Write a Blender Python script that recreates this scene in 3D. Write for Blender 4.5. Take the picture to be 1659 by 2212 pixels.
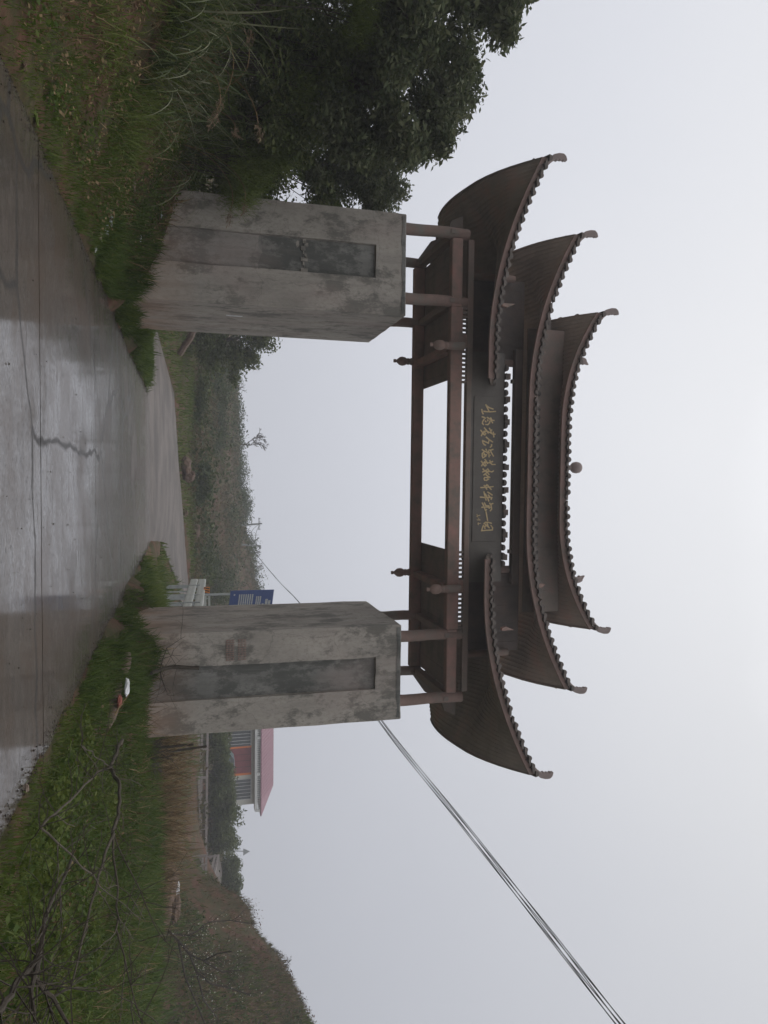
import bpy, bmesh, math, random
import numpy as np
from mathutils import Vector, Matrix, noise as mnoise
R = math.radians
rng = np.random.default_rng(7)
random.seed(7)
SC = bpy.context.scene
COL = SC.collection
for o in list(bpy.data.objects): bpy.data.objects.remove(o)

# ---------------------------------------------------------------- camera, sky, sun, exposure
EYE = 1.55
FPX = 1620.0                                   # focal length for a 1659 x 2212 picture
YAW, PIT = R(2.6), R(14.9)
fw = Vector((math.sin(YAW)*math.cos(PIT), math.cos(YAW)*math.cos(PIT), math.sin(PIT)))
rt = Vector((math.cos(YAW), -math.sin(YAW), 0.0))
up = rt.cross(fw)
cd = bpy.data.cameras.new('camera'); cam = bpy.data.objects.new('camera', cd); COL.objects.link(cam)
cam.matrix_world = Matrix(((up.x, -rt.x, -fw.x, 0), (up.y, -rt.y, -fw.y, 0), (up.z, -rt.z, -fw.z, EYE), (0, 0, 0, 1)))  # phone held sideways
cd.sensor_fit = 'VERTICAL'; cd.sensor_height = 36.0; cd.lens = FPX/2212*36.0
cd.clip_start = 0.1; cd.clip_end = 2000
SC.camera = cam

SUN_EL, SUN_AZ = R(62), R(-10)                  # azimuth from +Y towards +X
w = bpy.data.worlds.new('World'); SC.world = w; w.use_nodes = True
nt = w.node_tree; nt.nodes.clear()
def N(t, **k):
    n = nt.nodes.new(t)
    for a, b in k.items(): setattr(n, a, b)
    return n
out = N('ShaderNodeOutputWorld'); bg = N('ShaderNodeBackground'); bg.inputs[1].default_value = 0.1
sky = N('ShaderNodeTexSky'); sky.sky_type = 'NISHITA'; sky.sun_disc = False
sky.sun_elevation = SUN_EL; sky.sun_rotation = SUN_AZ; sky.dust_density = 1.5; sky.air_density = 1
hs = N('ShaderNodeHueSaturation'); hs.inputs['Saturation'].default_value = .25; hs.inputs['Value'].default_value = .05
nt.links.new(sky.outputs[0], hs.inputs['Color'])
tc = N('ShaderNodeTexCoord'); nrm = N('ShaderNodeVectorMath', operation='NORMALIZE'); nt.links.new(tc.outputs['Generated'], nrm.inputs[0])
cn = N('ShaderNodeTexNoise'); cn.inputs['Scale'].default_value = 1.5; cn.inputs['Detail'].default_value = 3; cn.inputs['Roughness'].default_value = .45
nt.links.new(nrm.outputs[0], cn.inputs['Vector'])
ad = N('ShaderNodeMath', operation='MULTIPLY_ADD'); ad.inputs[1].default_value = .30; ad.inputs[2].default_value = -.15
nt.links.new(cn.outputs['Fac'], ad.inputs[0])
sepz = N('ShaderNodeSeparateXYZ'); nt.links.new(nrm.outputs[0], sepz.inputs[0])
zz = N('ShaderNodeMath', operation='ADD'); nt.links.new(sepz.outputs[2], zz.inputs[0]); nt.links.new(ad.outputs[0], zz.inputs[1])
rp = N('ShaderNodeValToRGB'); nt.links.new(zz.outputs[0], rp.inputs[0])     # overcast: the cloud grows brighter towards the zenith
def gray(v, b): v = v/2; return (v*(1-b*.32), v, v*(1+b), 1)
el = rp.color_ramp.elements
el[0].position = 0.0; el[0].color = gray(.56, .105)
el[1].position = 1.0; el[1].color = gray(1.65, .02)
for p, v, b in ((.12, .58, .105), (.27, .64, .095), (.45, .71, .075), (.67, .80, .035), (.82, 1.05, .025)):
    e = el.new(p); e.color = gray(v, b)
dot = N('ShaderNodeVectorMath', operation='DOT_PRODUCT'); dot.inputs[1].default_value = (math.sin(R(74)), math.cos(R(74)), 0)   # a darker bank of cloud to the right
nt.links.new(nrm.outputs[0], dot.inputs[0])
bank = N('ShaderNodeMapRange', interpolation_type='SMOOTHSTEP'); bank.inputs[1].default_value = 0.1; bank.inputs[2].default_value = 1.0; bank.inputs[3].default_value = 1.0; bank.inputs[4].default_value = .74
nt.links.new(dot.outputs['Value'], bank.inputs[0])
mlt = N('ShaderNodeVectorMath', operation='SCALE'); nt.links.new(rp.outputs[0], mlt.inputs[0])
sc = N('ShaderNodeMath', operation='MULTIPLY'); sc.inputs[1].default_value = 21.0; nt.links.new(bank.outputs[0], sc.inputs[0]); nt.links.new(sc.outputs[0], mlt.inputs['Scale'])
add = N('ShaderNodeVectorMath', operation='ADD')
nt.links.new(mlt.outputs[0], add.inputs[0]); nt.links.new(hs.outputs[0], add.inputs[1])
nt.links.new(add.outputs[0], bg.inputs[0]); nt.links.new(bg.outputs[0], out.inputs[0])

sd = bpy.data.lights.new('sun', 'SUN'); sd.energy = .55; sd.angle = R(30); sd.color = (1, .97, .93)
sun = bpy.data.objects.new('sun', sd); COL.objects.link(sun)
sv = Vector((math.sin(SUN_AZ)*math.cos(SUN_EL), math.cos(SUN_AZ)*math.cos(SUN_EL), math.sin(SUN_EL)))
sun.rotation_euler = sv.to_track_quat('Z', 'Y').to_euler(); sun.location = (0, 60, 80)
SC.view_settings.view_transform = 'Standard'; SC.view_settings.look = 'None'
SC.view_settings.exposure = 0.0; SC.view_settings.gamma = 1.0; SC.view_settings.use_curve_mapping = False
SC.render.engine = 'CYCLES'
SC.cycles.use_denoising = True
SC.cycles.max_bounces = 6; SC.cycles.volume_bounces = 0
SC.cycles.transparent_max_bounces = 8

def at(x, u, Y):
    """world point on the plane y = Y seen at picture position (x across, u down) of the 1659 x 2212 picture"""
    d = fw + rt*((u-1106)/FPX) + up*((x-829.5)/FPX)
    return Vector((0, 0, EYE)) + d*(Y/d.y)

# ---------------------------------------------------------------- helpers
def tag(o, label=None, cat=None, group=None, kind=None):
    if label: o['label'] = label
    if cat: o['category'] = cat
    if group: o['group'] = group
    if kind: o['kind'] = kind
    return o
def origin(o):
    v = Vector((0, 0, 0))
    while o is not None: v = v + o.location; o = o.parent
    return v
def thing(name, loc, label, cat, group=None):
    o = bpy.data.objects.new(name, None); COL.objects.link(o); o.location = loc; o.empty_display_size = .2
    return tag(o, label, cat, group)
def link_mesh(name, me, m, parent=None, loc=None):
    o = bpy.data.objects.new(name, me); COL.objects.link(o)
    if m is not None and not me.materials: me.materials.append(m)
    if parent is not None: o.parent = parent
    if loc is not None: o.location = loc
    return o
def raw_mesh(name, V, counts, idx, smooth=False):
    me = bpy.data.meshes.new(name)
    V = np.asarray(V, np.float32); idx = np.asarray(idx, np.int32); counts = np.asarray(counts, np.int32)
    me.vertices.add(len(V)); me.vertices.foreach_set('co', V.ravel())
    me.loops.add(len(idx)); me.loops.foreach_set('vertex_index', idx)
    me.polygons.add(len(counts))
    st = np.zeros(len(counts), np.int32); st[1:] = np.cumsum(counts)[:-1]
    me.polygons.foreach_set('loop_start', st); me.polygons.foreach_set('loop_total', counts)
    if smooth: me.polygons.foreach_set('use_smooth', np.ones(len(counts), bool))
    me.update(calc_edges=True); me.validate()
    return me
class MB:
    def __init__(s): s.v = []; s.f = []
    def add(s, V, F):
        n = len(s.v); s.v += [tuple(p) for p in V]; s.f += [tuple(i+n for i in f) for f in F]; return s
    def box(s, a, b):
        x0, y0, z0 = a; x1, y1, z1 = b
        return s.add([(x0,y0,z0),(x1,y0,z0),(x1,y1,z0),(x0,y1,z0),(x0,y0,z1),(x1,y0,z1),(x1,y1,z1),(x0,y1,z1)],
                     [(0,3,2,1),(4,5,6,7),(0,1,5,4),(1,2,6,5),(2,3,7,6),(3,0,4,7)])
    def obox(s, p, q, wid, hgt, upv=(0,0,1)):
        p = Vector(p); q = Vector(q); d = (q-p).normalized(); sd_ = d.cross(Vector(upv))
        if sd_.length < 1e-4: sd_ = Vector((1,0,0))
        sd_.normalize(); u_ = sd_.cross(d)
        V = []
        for e in (p, q):
            for a, b in ((-1,-1),(1,-1),(1,1),(-1,1)): V.append(e+sd_*(a*wid/2)+u_*(b*hgt/2))
        return s.add(V, [(0,1,2,3),(7,6,5,4),(0,4,5,1),(1,5,6,2),(2,6,7,3),(3,7,4,0)])
    def tube(s, pts, rad, seg=6, cap=True):
        pts = [Vector(p) for p in pts]; n = len(pts)
        if not hasattr(rad, '__len__'): rad = [rad]*n
        rad = list(rad)
        V = []; F = []; prev = None
        for i, p in enumerate(pts):
            d = (pts[min(i+1, n-1)]-pts[max(i-1, 0)]).normalized()
            if prev is None:
                a = d.cross(Vector((0,0,1)))
                if a.length < .05: a = d.cross(Vector((0,1,0)))
            else: a = prev - d*prev.dot(d)
            a.normalize(); prev = a; b = d.cross(a)
            for k in range(seg):
                t = 2*math.pi*k/seg; V.append(p+(a*math.cos(t)+b*math.sin(t))*rad[i])
        for i in range(n-1):
            for k in range(seg):
                k2 = (k+1) % seg; F.append((i*seg+k, i*seg+k2, (i+1)*seg+k2, (i+1)*seg+k))
        if cap: F.append(tuple(range(seg))[::-1]); F.append(tuple((n-1)*seg+k for k in range(seg)))
        return s.add(V, F)
    def lathe(s, c, prof, seg=14):
        V = []; F = []; c = Vector(c)
        for r, z in prof:
            for k in range(seg):
                t = 2*math.pi*k/seg; V.append(c+Vector((r*math.cos(t), r*math.sin(t), z)))
        for i in range(len(prof)-1):
            for k in range(seg):
                k2 = (k+1) % seg; F.append((i*seg+k, i*seg+k2, (i+1)*seg+k2, (i+1)*seg+k))
        F.append(tuple(range(seg))[::-1]); F.append(tuple((len(prof)-1)*seg+k for k in range(seg)))
        return s.add(V, F)
    def extrude(s, poly, dvec):
        n = len(poly); d = Vector(dvec)
        V = [Vector(p) for p in poly]+[Vector(p)+d for p in poly]
        return s.add(V, [tuple(range(n))[::-1], tuple(range(n, 2*n))]+[(i, (i+1) % n, n+(i+1) % n, n+i) for i in range(n)])
    def build(s, name, m, parent=None, smooth=False, bevel=0, loc=None, label=None):
        o0 = origin(parent) if parent is not None else Vector(loc or (0,0,0))
        me = bpy.data.meshes.new(name)
        me.from_pydata([(p[0]-o0.x, p[1]-o0.y, p[2]-o0.z) for p in s.v], [], s.f)
        bm = bmesh.new(); bm.from_mesh(me); bmesh.ops.recalc_face_normals(bm, faces=bm.faces)
        if bevel: bmesh.ops.bevel(bm, geom=list(bm.edges), offset=bevel, segments=1, affect='EDGES', clamp_overlap=True)
        bm.to_mesh(me); bm.free()
        if smooth:
            me.polygons.foreach_set('use_smooth', [True]*len(me.polygons)); me.set_sharp_from_angle(angle=R(40))
        o = link_mesh(name, me, m, parent, None if parent is not None else Vector(loc or (0,0,0)))
        if label: o['label'] = label
        return o

# ---------------------------------------------------------------- materials
def material(name, cols, scale=4.0, rough=.85, bump=.15, bscale=None, island=.0, stretch=(1,1,1), spec=.3, detail=6, contrast=(.3,.7), twosided=None, metal=0, coord='Object'):
    m = bpy.data.materials.new(name); m.use_nodes = True
    t = m.node_tree; b = t.nodes['Principled BSDF']; L = t.links.new
    tcn = t.nodes.new('ShaderNodeTexCoord'); geo = t.nodes.new('ShaderNodeNewGeometry')
    mp = t.nodes.new('ShaderNodeMapping'); mp.inputs['Scale'].default_value = stretch
    L(geo.outputs['Position'], mp.inputs['Vector'])
    nz = t.nodes.new('ShaderNodeTexNoise'); nz.inputs['Scale'].default_value = scale; nz.inputs['Detail'].default_value = detail
    nz.inputs['Roughness'].default_value = .65
    L(mp.outputs[0], nz.inputs['Vector'])
    fac = nz.outputs['Fac']
    if island:
        ma = t.nodes.new('ShaderNodeMath'); ma.operation = 'MULTIPLY_ADD'
        L(geo.outputs['Random Per Island'], ma.inputs[0]); ma.inputs[1].default_value = island
        sb = t.nodes.new('ShaderNodeMath'); sb.operation = 'SUBTRACT'; L(fac, sb.inputs[0]); sb.inputs[1].default_value = island/2
        L(sb.outputs[0], ma.inputs[2]); fac = ma.outputs[0]
    r_ = t.nodes.new('ShaderNodeValToRGB'); L(fac, r_.inputs[0])
    e = r_.color_ramp.elements; n = len(cols)
    e[0].position = contrast[0]; e[0].color = (*cols[0], 1); e[1].position = contrast[1]; e[1].color = (*cols[-1], 1)
    for i in range(1, n-1):
        q = e.new(contrast[0]+(contrast[1]-contrast[0])*i/(n-1)); q.color = (*cols[i], 1)
    L(r_.outputs[0], b.inputs['Base Color'])
    b.inputs['Roughness'].default_value = rough; b.inputs['Specular IOR Level'].default_value = spec; b.inputs['Metallic'].default_value = metal
    if bump:
        n2 = t.nodes.new('ShaderNodeTexNoise'); n2.inputs['Scale'].default_value = bscale or scale*4; n2.inputs['Detail'].default_value = 5
        L(mp.outputs[0], n2.inputs['Vector'])
        bp = t.nodes.new('ShaderNodeBump'); bp.inputs['Strength'].default_value = bump; bp.inputs['Distance'].default_value = .03
        L(n2.outputs['Fac'], bp.inputs['Height']); L(bp.outputs[0], b.inputs['Normal'])
    if twosided:
        tr = t.nodes.new('ShaderNodeBsdfTranslucent'); mx = t.nodes.new('ShaderNodeMixShader'); mx.inputs[0].default_value = twosided
        L(r_.outputs[0], tr.inputs['Color']); L(b.outputs[0], mx.inputs[1]); L(tr.outputs[0], mx.inputs[2])
        L(mx.outputs[0], t.nodes['Material Output'].inputs['Surface'])
    return m
def node_tools(m):
    t = m.node_tree; return t, t.nodes['Principled BSDF'], t.links.new
def noise_node(t, vec, scale, detail=5, rough=.6):
    n = t.nodes.new('ShaderNodeTexNoise'); n.inputs['Scale'].default_value = scale; n.inputs['Detail'].default_value = detail
    n.inputs['Roughness'].default_value = rough; t.links.new(vec, n.inputs['Vector']); return n.outputs['Fac']
def ramp(t, fac, stops):
    r_ = t.nodes.new('ShaderNodeValToRGB'); t.links.new(fac, r_.inputs[0]); e = r_.color_ramp.elements
    e[0].position, e[0].color = stops[0][0], (*stops[0][1], 1) if len(stops[0][1]) == 3 else stops[0][1]
    e[1].position, e[1].color = stops[-1][0], (*stops[-1][1], 1)
    for p, c in stops[1:-1]:
        q = e.new(p); q.color = (*c, 1)
    return r_.outputs[0]
def mixc(t, fac, a, b, mode='MIX'):
    m = t.nodes.new('ShaderNodeMix'); m.data_type = 'RGBA'; m.blend_type = mode
    if isinstance(fac, float): m.inputs[0].default_value = fac
    else: t.links.new(fac, m.inputs[0])
    for i, v in ((6, a), (7, b)):
        if isinstance(v, tuple): m.inputs[i].default_value = (*v, 1)
        else: t.links.new(v, m.inputs[i])
    return m.outputs[2]

def concrete_mat(name, base, stain, amount):
    m = bpy.data.materials.new(name); m.use_nodes = True; t, b, L = node_tools(m)
    geo = t.nodes.new('ShaderNodeNewGeometry'); pos = geo.outputs['Position']
    mp = t.nodes.new('ShaderNodeMapping'); mp.inputs['Scale'].default_value = (1, 1, .55); L(pos, mp.inputs[0]); vec = mp.outputs[0]
    c = ramp(t, noise_node(t, vec, 1.1, 8, .7), [(.3, tuple(x*.72 for x in base)), (.5, base), (.7, tuple(x*1.22 for x in base))])
    c = mixc(t, ramp(t, noise_node(t, vec, 1.6, 10, .76), [(amount, (.8,.8,.8)), (amount+.08, (0,0,0))]), c, stain)
    mv = t.nodes.new('ShaderNodeMapping'); mv.inputs['Scale'].default_value = (3.2, 3.2, .16); L(pos, mv.inputs[0])       # water streaks down the face
    c = mixc(t, ramp(t, noise_node(t, mv.outputs[0], 1.5, 7, .7), [(.36, (.4,.4,.4)), (.5, (0,0,0))]), c, tuple(x*.62 for x in base))
    c = mixc(t, ramp(t, noise_node(t, mv.outputs[0], 2.3, 6, .7), [(.56, (0,0,0)), (.72, (.28,.28,.28))]), c, tuple(min(x*1.3, .45) for x in base))
    c = mixc(t, ramp(t, noise_node(t, vec, 15, 6, .75), [(.36, (.5,.5,.5)), (.5, (0,0,0))]), c, tuple(x*.6 for x in base))
    vo = t.nodes.new('ShaderNodeTexVoronoi'); vo.feature = 'DISTANCE_TO_EDGE'; vo.inputs['Scale'].default_value = .55
    wob = t.nodes.new('ShaderNodeMixRGB'); wob.inputs[0].default_value = .4; L(pos, wob.inputs[1])
    nz = t.nodes.new('ShaderNodeTexNoise'); nz.inputs['Scale'].default_value = 1.6; nz.inputs['Detail'].default_value = 6; L(pos, nz.inputs['Vector']); L(nz.outputs['Color'], wob.inputs[2]); L(wob.outputs[0], vo.inputs['Vector'])
    c = mixc(t, ramp(t, vo.outputs['Distance'], [(.001, (.4,.4,.4)), (.004, (0,0,0))]), c, (.12,.115,.1))
    pink = noise_node(t, vec, .9, 4, .5)
    c = mixc(t, ramp(t, pink, [(.52, (0,0,0)), (.78, (.4,.4,.4))]), c, (.37, .285, .25))
    sep = t.nodes.new('ShaderNodeSeparateXYZ'); L(pos, sep.inputs[0])       # red mud splashed on the foot
    mr = t.nodes.new('ShaderNodeMapRange'); mr.inputs[1].default_value = .55; mr.inputs[2].default_value = 1.9; mr.inputs[3].default_value = .62; mr.inputs[4].default_value = 0
    L(sep.outputs[2], mr.inputs[0])
    mm = t.nodes.new('ShaderNodeMath'); mm.operation = 'MULTIPLY'; L(mr.outputs[0], mm.inputs[0]); L(ramp(t, noise_node(t, vec, 1.5, 5, .6), [(.3, (.25,.25,.25)), (.6, (1,1,1))]), mm.inputs[1])
    c = mixc(t, mm.outputs[0], c, (.30, .165, .095))
    L(c, b.inputs['Base Color']); b.inputs['Roughness'].default_value = .82; b.inputs['Specular IOR Level'].default_value = .25
    bp = t.nodes.new('ShaderNodeBump'); bp.inputs['Strength'].default_value = .35; bp.inputs['Distance'].default_value = .02
    L(noise_node(t, pos, 9, 8, .7), bp.inputs['Height']); L(bp.outputs[0], b.inputs['Normal'])
    return m
M = {}
M['concrete'] = concrete_mat('concrete', (.35, .318, .275), (.12, .114, .098), .425)
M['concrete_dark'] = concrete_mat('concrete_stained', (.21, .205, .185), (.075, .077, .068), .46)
M['concrete_mid'] = concrete_mat('replastered_concrete', (.28, .262, .235), (.1, .097, .085), .44)
M['wood'] = material('weathered_red_wood', [(.2,.16,.13), (.28,.185,.15), (.35,.2,.165)], 2.2, .8, .25, 18, stretch=(1,1,1), contrast=(.35,.65))
M['post'] = material('column_wood', [(.20,.18,.15), (.23,.16,.13), (.30,.20,.165)], 1.6, .75, .3, 14, contrast=(.35,.68))
M['board'] = material('dark_board', [(.15,.13,.11), (.21,.175,.145), (.26,.185,.155)], 1.5, .85, .2, 25, island=.25)
M['darkboard'] = material('darker_board', [(.09,.078,.068), (.125,.105,.09), (.16,.12,.1)], 1.5, .85, .2, 25, island=.25)  # the dark board colours in a lower tone
M['soffit'] = material('soffit_board', [(.27,.235,.2), (.35,.29,.245), (.42,.285,.235)], 1.1, .85, .2, 20, contrast=(.35,.68))
M['fascia'] = material('fascia_wood', [(.2,.165,.135), (.28,.19,.16), (.34,.225,.19)], 1.8, .7, .2, 15)
M['tile'] = material('grey_tile', [(.11,.097,.085), (.15,.13,.115), (.2,.17,.15)], 3, .9, .2, 20, island=.25, spec=.1)
M['finial'] = material('finial_clay', [(.2,.16,.145), (.28,.22,.2)], 4, .6, .2, 20)
M['fadedred'] = material('faded_red_paint', [(.27,.17,.14), (.32,.235,.2)], 9, .85, 0)
M['plaque'] = material('plaque_board', [(.125,.112,.098), (.16,.145,.125)], 3, .7, .1, 20)
M['gold'] = material('dull_gold_paint', [(.5,.37,.18), (.72,.56,.32)], 30, .55, 0)
M['bark'] = material('dark_bark', [(.035,.028,.02), (.075,.06,.045)], 6, .9, .4, 30)
M['greybark'] = material('grey_brown_bark', [(.05,.04,.028), (.095,.078,.055)], 7, .85, .4, 30)
M['log'] = material('brown_log', [(.09,.06,.042), (.165,.115,.088)], 5, .8, .4, 30)

def ground_mat():
    m = bpy.data.materials.new('soil_and_moss'); m.use_nodes = True; t, b, L = node_tools(m)
    geo = t.nodes.new('ShaderNodeNewGeometry'); pos = geo.outputs['Position']
    soil = ramp(t, noise_node(t, pos, 2.2, 8, .7), [(.3, (.06,.031,.02)), (.5, (.105,.052,.033)), (.7, (.155,.085,.056))])
    moss = ramp(t, noise_node(t, pos, 5.1, 8, .75), [(.3, (.022,.028,.012)), (.5, (.045,.055,.018)), (.62, (.07,.06,.032)), (.75, (.08,.09,.03))])
    msk = ramp(t, noise_node(t, pos, .75, 6, .68), [(.42, (0,0,0)), (.56, (.8,.8,.8))])
    c = mixc(t, msk, soil, moss); L(c, b.inputs['Base Color'])
    b.inputs['Roughness'].default_value = .92; b.inputs['Specular IOR Level'].default_value = .15
    bp = t.nodes.new('ShaderNodeBump'); bp.inputs['Strength'].default_value = .8; bp.inputs['Distance'].default_value = .08
    L(noise_node(t, pos, 7, 8, .75), bp.inputs['Height']); L(bp.outputs[0], b.inputs['Normal'])
    return m
M['ground'] = ground_mat()
def road_mat():
    m = bpy.data.materials.new('wet_concrete_road'); m.use_nodes = True; t, b, L = node_tools(m)
    geo = t.nodes.new('ShaderNodeNewGeometry'); pos = geo.outputs['Position']
    mp = t.nodes.new('ShaderNodeMapping'); mp.inputs['Scale'].default_value = (.5, 1.7, 1); L(pos, mp.inputs[0]); sv_ = mp.outputs[0]     # brushed across the road
    streak = noise_node(t, sv_, 5, 8, .75); fine = noise_node(t, sv_, 34, 5, .75); big = noise_node(t, pos, .34, 7, .62)
    c = ramp(t, streak, [(.3, (.026,.018,.012)), (.5, (.05,.037,.027)), (.72, (.1,.08,.064))])
    mud = ramp(t, noise_node(t, pos, .62, 8, .68), [(.46, (0,0,0)), (.58, (.85,.85,.85))])
    c = mixc(t, mud, c, (.05,.031,.018))
    pits = ramp(t, noise_node(t, sv_, 11, 4, .85), [(.56, (0,0,0)), (.62, (1,1,1))])
    pits = mixc(t, 1.0, pits, ramp(t, noise_node(t, pos, .8, 5, .6), [(.38, (.1,.1,.1)), (.6, (1,1,1))]), 'MULTIPLY')
    specks = ramp(t, noise_node(t, pos, 20, 4, .75), [(.60, (0,0,0)), (.65, (1,1,1))])
    c = mixc(t, pits, c, (.028,.024,.02)); c = mixc(t, specks, c, (.03,.025,.02))
    vo = t.nodes.new('ShaderNodeTexVoronoi'); vo.feature = 'DISTANCE_TO_EDGE'; vo.inputs['Scale'].default_value = .3
    wob = t.nodes.new('ShaderNodeMixRGB'); wob.inputs[0].default_value = .35; L(pos, wob.inputs[1])
    nz = t.nodes.new('ShaderNodeTexNoise'); nz.inputs['Scale'].default_value = 1.1; nz.inputs['Detail'].default_value = 6; L(pos, nz.inputs['Vector']); L(nz.outputs['Color'], wob.inputs[2]); L(wob.outputs[0], vo.inputs['Vector'])
    crack = ramp(t, vo.outputs['Distance'], [(.003, (1,1,1)), (.010, (0,0,0))])
    c = mixc(t, crack, c, (.02,.017,.014))
    L(c, b.inputs['Base Color'])
    wet = ramp(t, big, [(.36, (.12,.12,.12)), (.45, (.75,.75,.75)), (.56, (1,1,1))])               # where a film of water stands
    broken = ramp(t, fine, [(.46, (1,1,1)), (.62, (.45,.45,.45))])
    film = mixc(t, 1.0, wet, broken, 'MULTIPLY'); film = mixc(t, pits, film, (0,0,0)); film = mixc(t, specks, film, (0,0,0)); film = mixc(t, crack, film, (0,0,0)); film = mixc(t, ramp(t, noise_node(t, sv_, 2.2, 8, .8), [(.36, (.8,.8,.8)), (.46, (0,0,0))]), film, (.15,.15,.15)); film = mixc(t, mixc(t, .5, mud, (0,0,0)), film, (.25,.25,.25))
    L(film, b.inputs['Coat Weight']); b.inputs['Coat IOR'].default_value = 1.75
    L(ramp(t, streak, [(.35, (.05,.05,.05)), (.7, (.13,.13,.13))]), b.inputs['Coat Roughness'])
    L(ramp(t, fine, [(.35, (.38,.38,.38)), (.7, (.7,.7,.7))]), b.inputs['Roughness']); b.inputs['IOR'].default_value = 1.45; b.inputs['Specular IOR Level'].default_value = .3
    bp = t.nodes.new('ShaderNodeBump'); bp.inputs['Strength'].default_value = .3; bp.inputs['Distance'].default_value = .012
    L(fine, bp.inputs['Height']); L(bp.outputs[0], b.inputs['Normal'])
    b2 = t.nodes.new('ShaderNodeBump'); b2.inputs['Strength'].default_value = .05; b2.inputs['Distance'].default_value = .01
    L(streak, b2.inputs['Height']); L(b2.outputs[0], b.inputs['Coat Normal'])
    return m
M['road'] = road_mat()
M['dryroad'] = material('damp_concrete', [(.04,.03,.023), (.07,.055,.045), (.115,.093,.08)], .5, .6, .25, 14, stretch=(.7,1,1), spec=.3, contrast=(.36,.62))
def leafmat(name, cols, tw=.3, island=.6, rough=.6, spec=.15, scale=1.5): return material(name, cols, scale, rough, 0, island=island, twosided=tw, spec=spec, contrast=(.2,.8))
M['leaf_dark'] = leafmat('leaf_dark', [(.05,.066,.03), (.09,.108,.05), (.15,.16,.085)])
M['leaf_bush'] = leafmat('leaf_bush', [(.045,.064,.02), (.085,.11,.034), (.135,.15,.055)])
M['leaf_far'] = leafmat('leaf_far', [(.018,.034,.01), (.042,.066,.018), (.1,.12,.034)], .25, .4, .6, .2, .2)
M['scrub'] = leafmat('scrub', [(.06,.075,.026), (.1,.088,.042), (.14,.1,.055), (.085,.108,.032)], .2, .4, .8, .1, .13)
M['grass'] = leafmat('grass_blade', [(.036,.064,.008), (.066,.108,.014), (.115,.145,.028)], .35, .5, .6, .2, .6)
M['grass_yellow'] = leafmat('grass_yellow', [(.06,.095,.01), (.095,.13,.018), (.13,.155,.03)], .35, .5, .6, .2, .6)
M['feather'] = leafmat('feathery_green', [(.08,.115,.02), (.12,.16,.03), (.16,.19,.045)], .35, .5, .6, .2)
M['reed'] = leafmat('reed_blade', [(.06,.085,.03), (.1,.125,.05), (.22,.22,.14)], .25, .8, .6, .2)
M['dry'] = leafmat('dry_reed', [(.09,.06,.03), (.18,.12,.06), (.3,.215,.12)], .2, .8, .8, .1)
M['plume'] = leafmat('reed_plume', [(.16,.11,.07), (.25,.18,.12)], .2, .5, .9, .1)
M['blossom'] = material('white_blossom', [(.42,.42,.32), (.58,.58,.5)], 3, .7, 0, island=.5)
M['red'] = material('red_cloth', [(.17,.05,.035), (.28,.085,.06)], 9, .8, .2)
M['white'] = material('white_plastic', [(.5,.5,.5), (.72,.72,.72)], 9, .5, .2)
M['paper'] = material('dirty_paper', [(.16,.12,.09), (.3,.23,.185)], 12, .8, .3)
M['steel'] = material('galvanised_steel', [(.28,.3,.3), (.42,.44,.43)], 4, .5, .05, metal=.2)
M['whitesteel'] = material('pale_painted_steel', [(.36,.37,.34), (.47,.48,.44)], 4, .5, .05)
M['pole'] = material('concrete_pole', [(.2,.21,.2), (.28,.29,.28)], 2, .8, .1)
M['blue'] = material('blue_sign_face', [(.035,.06,.17), (.045,.08,.21)], 2, .45, 0)
M['orange'] = material('orange_paint', [(.6,.2,.03), (.7,.26,.05)], 4, .5, 0)
M['black'] = material('black_paint', [(.02,.02,.02), (.035,.035,.03)], 4, .5, 0)
M['cable'] = material('black_cable', [(.05,.05,.05), (.09,.09,.09)], 4, .6, 0)
M['housewall'] = material('house_render', [(.52,.51,.45), (.62,.61,.54)], 1.5, .85, .1, 8)
M['housewhite'] = material('house_white', [(.55,.55,.52), (.66,.66,.63)], 1.5, .8, .05)
M['roofpink'] = material('pink_metal_roof', [(.22,.115,.14), (.27,.14,.17)], 2, .6, .05)
M['door'] = material('red_door', [(.22,.05,.06), (.3,.075,.08)], 2, .6, .1)
M['couplet'] = material('orange_red_couplet', [(.75,.14,.04), (.85,.3,.06)], 9, .6, 0)
M['windowglass'] = material('dark_window_glass', [(.05,.055,.055), (.09,.1,.1)], 2, .25, 0, spec=.5)
M['bluegrey'] = material('blue_grey_car_paint', [(.1,.14,.15), (.13,.175,.185)], 2, .3, 0, spec=.5)
M['rock'] = material('reddish_rock', [(.06,.038,.026), (.105,.068,.048), (.15,.1,.072)], 2.5, .9, .5, 8)
M['hill'] = material('hill_soil', [(.07,.066,.033), (.11,.085,.05), (.15,.105,.065)], .35, .95, .6, 3)

# ---------------------------------------------------------------- the lie of the land
CP = []
def cp(x, y, z): CP.append((x, y, z))
for Y in (-24, -14, -6, 0, 5, 9, 12, 15, 18, 21, 25, 29, 33):
    for X in (-3.7, -1.2, 1.2, 3.2): cp(X, Y, 0.0)
for Y in (-24, -14, -6, 0, 5, 8, 11, 14, 17, 20):
    s = 1.0 if Y < 19 else .95
    for d, z in ((.35, .14), (1.2, .48), (2.8, 1.35), (5.2, 2.35), (9, 3.2), (16, 4.2), (30, 6), (55, 9)): cp(-3.7-d, Y, z*s)
for d, z in ((.8, .25), (2.8, .8), (6, 1.6), (16, 3.5), (30, 6)): cp(-3.7-d, 25, z)
for X, Y, z in ((-4.8,29,.12),(-6,32,.15),(-8,33,.5),(-14,33,1.5),(-6,36,.02),(-8,38,0),(-8,43,0),(-14,41,0),(-20,41,.2),(0,40,.06),(3,38,.1),(-4,40,.03)): cp(X, Y, z)
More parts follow.
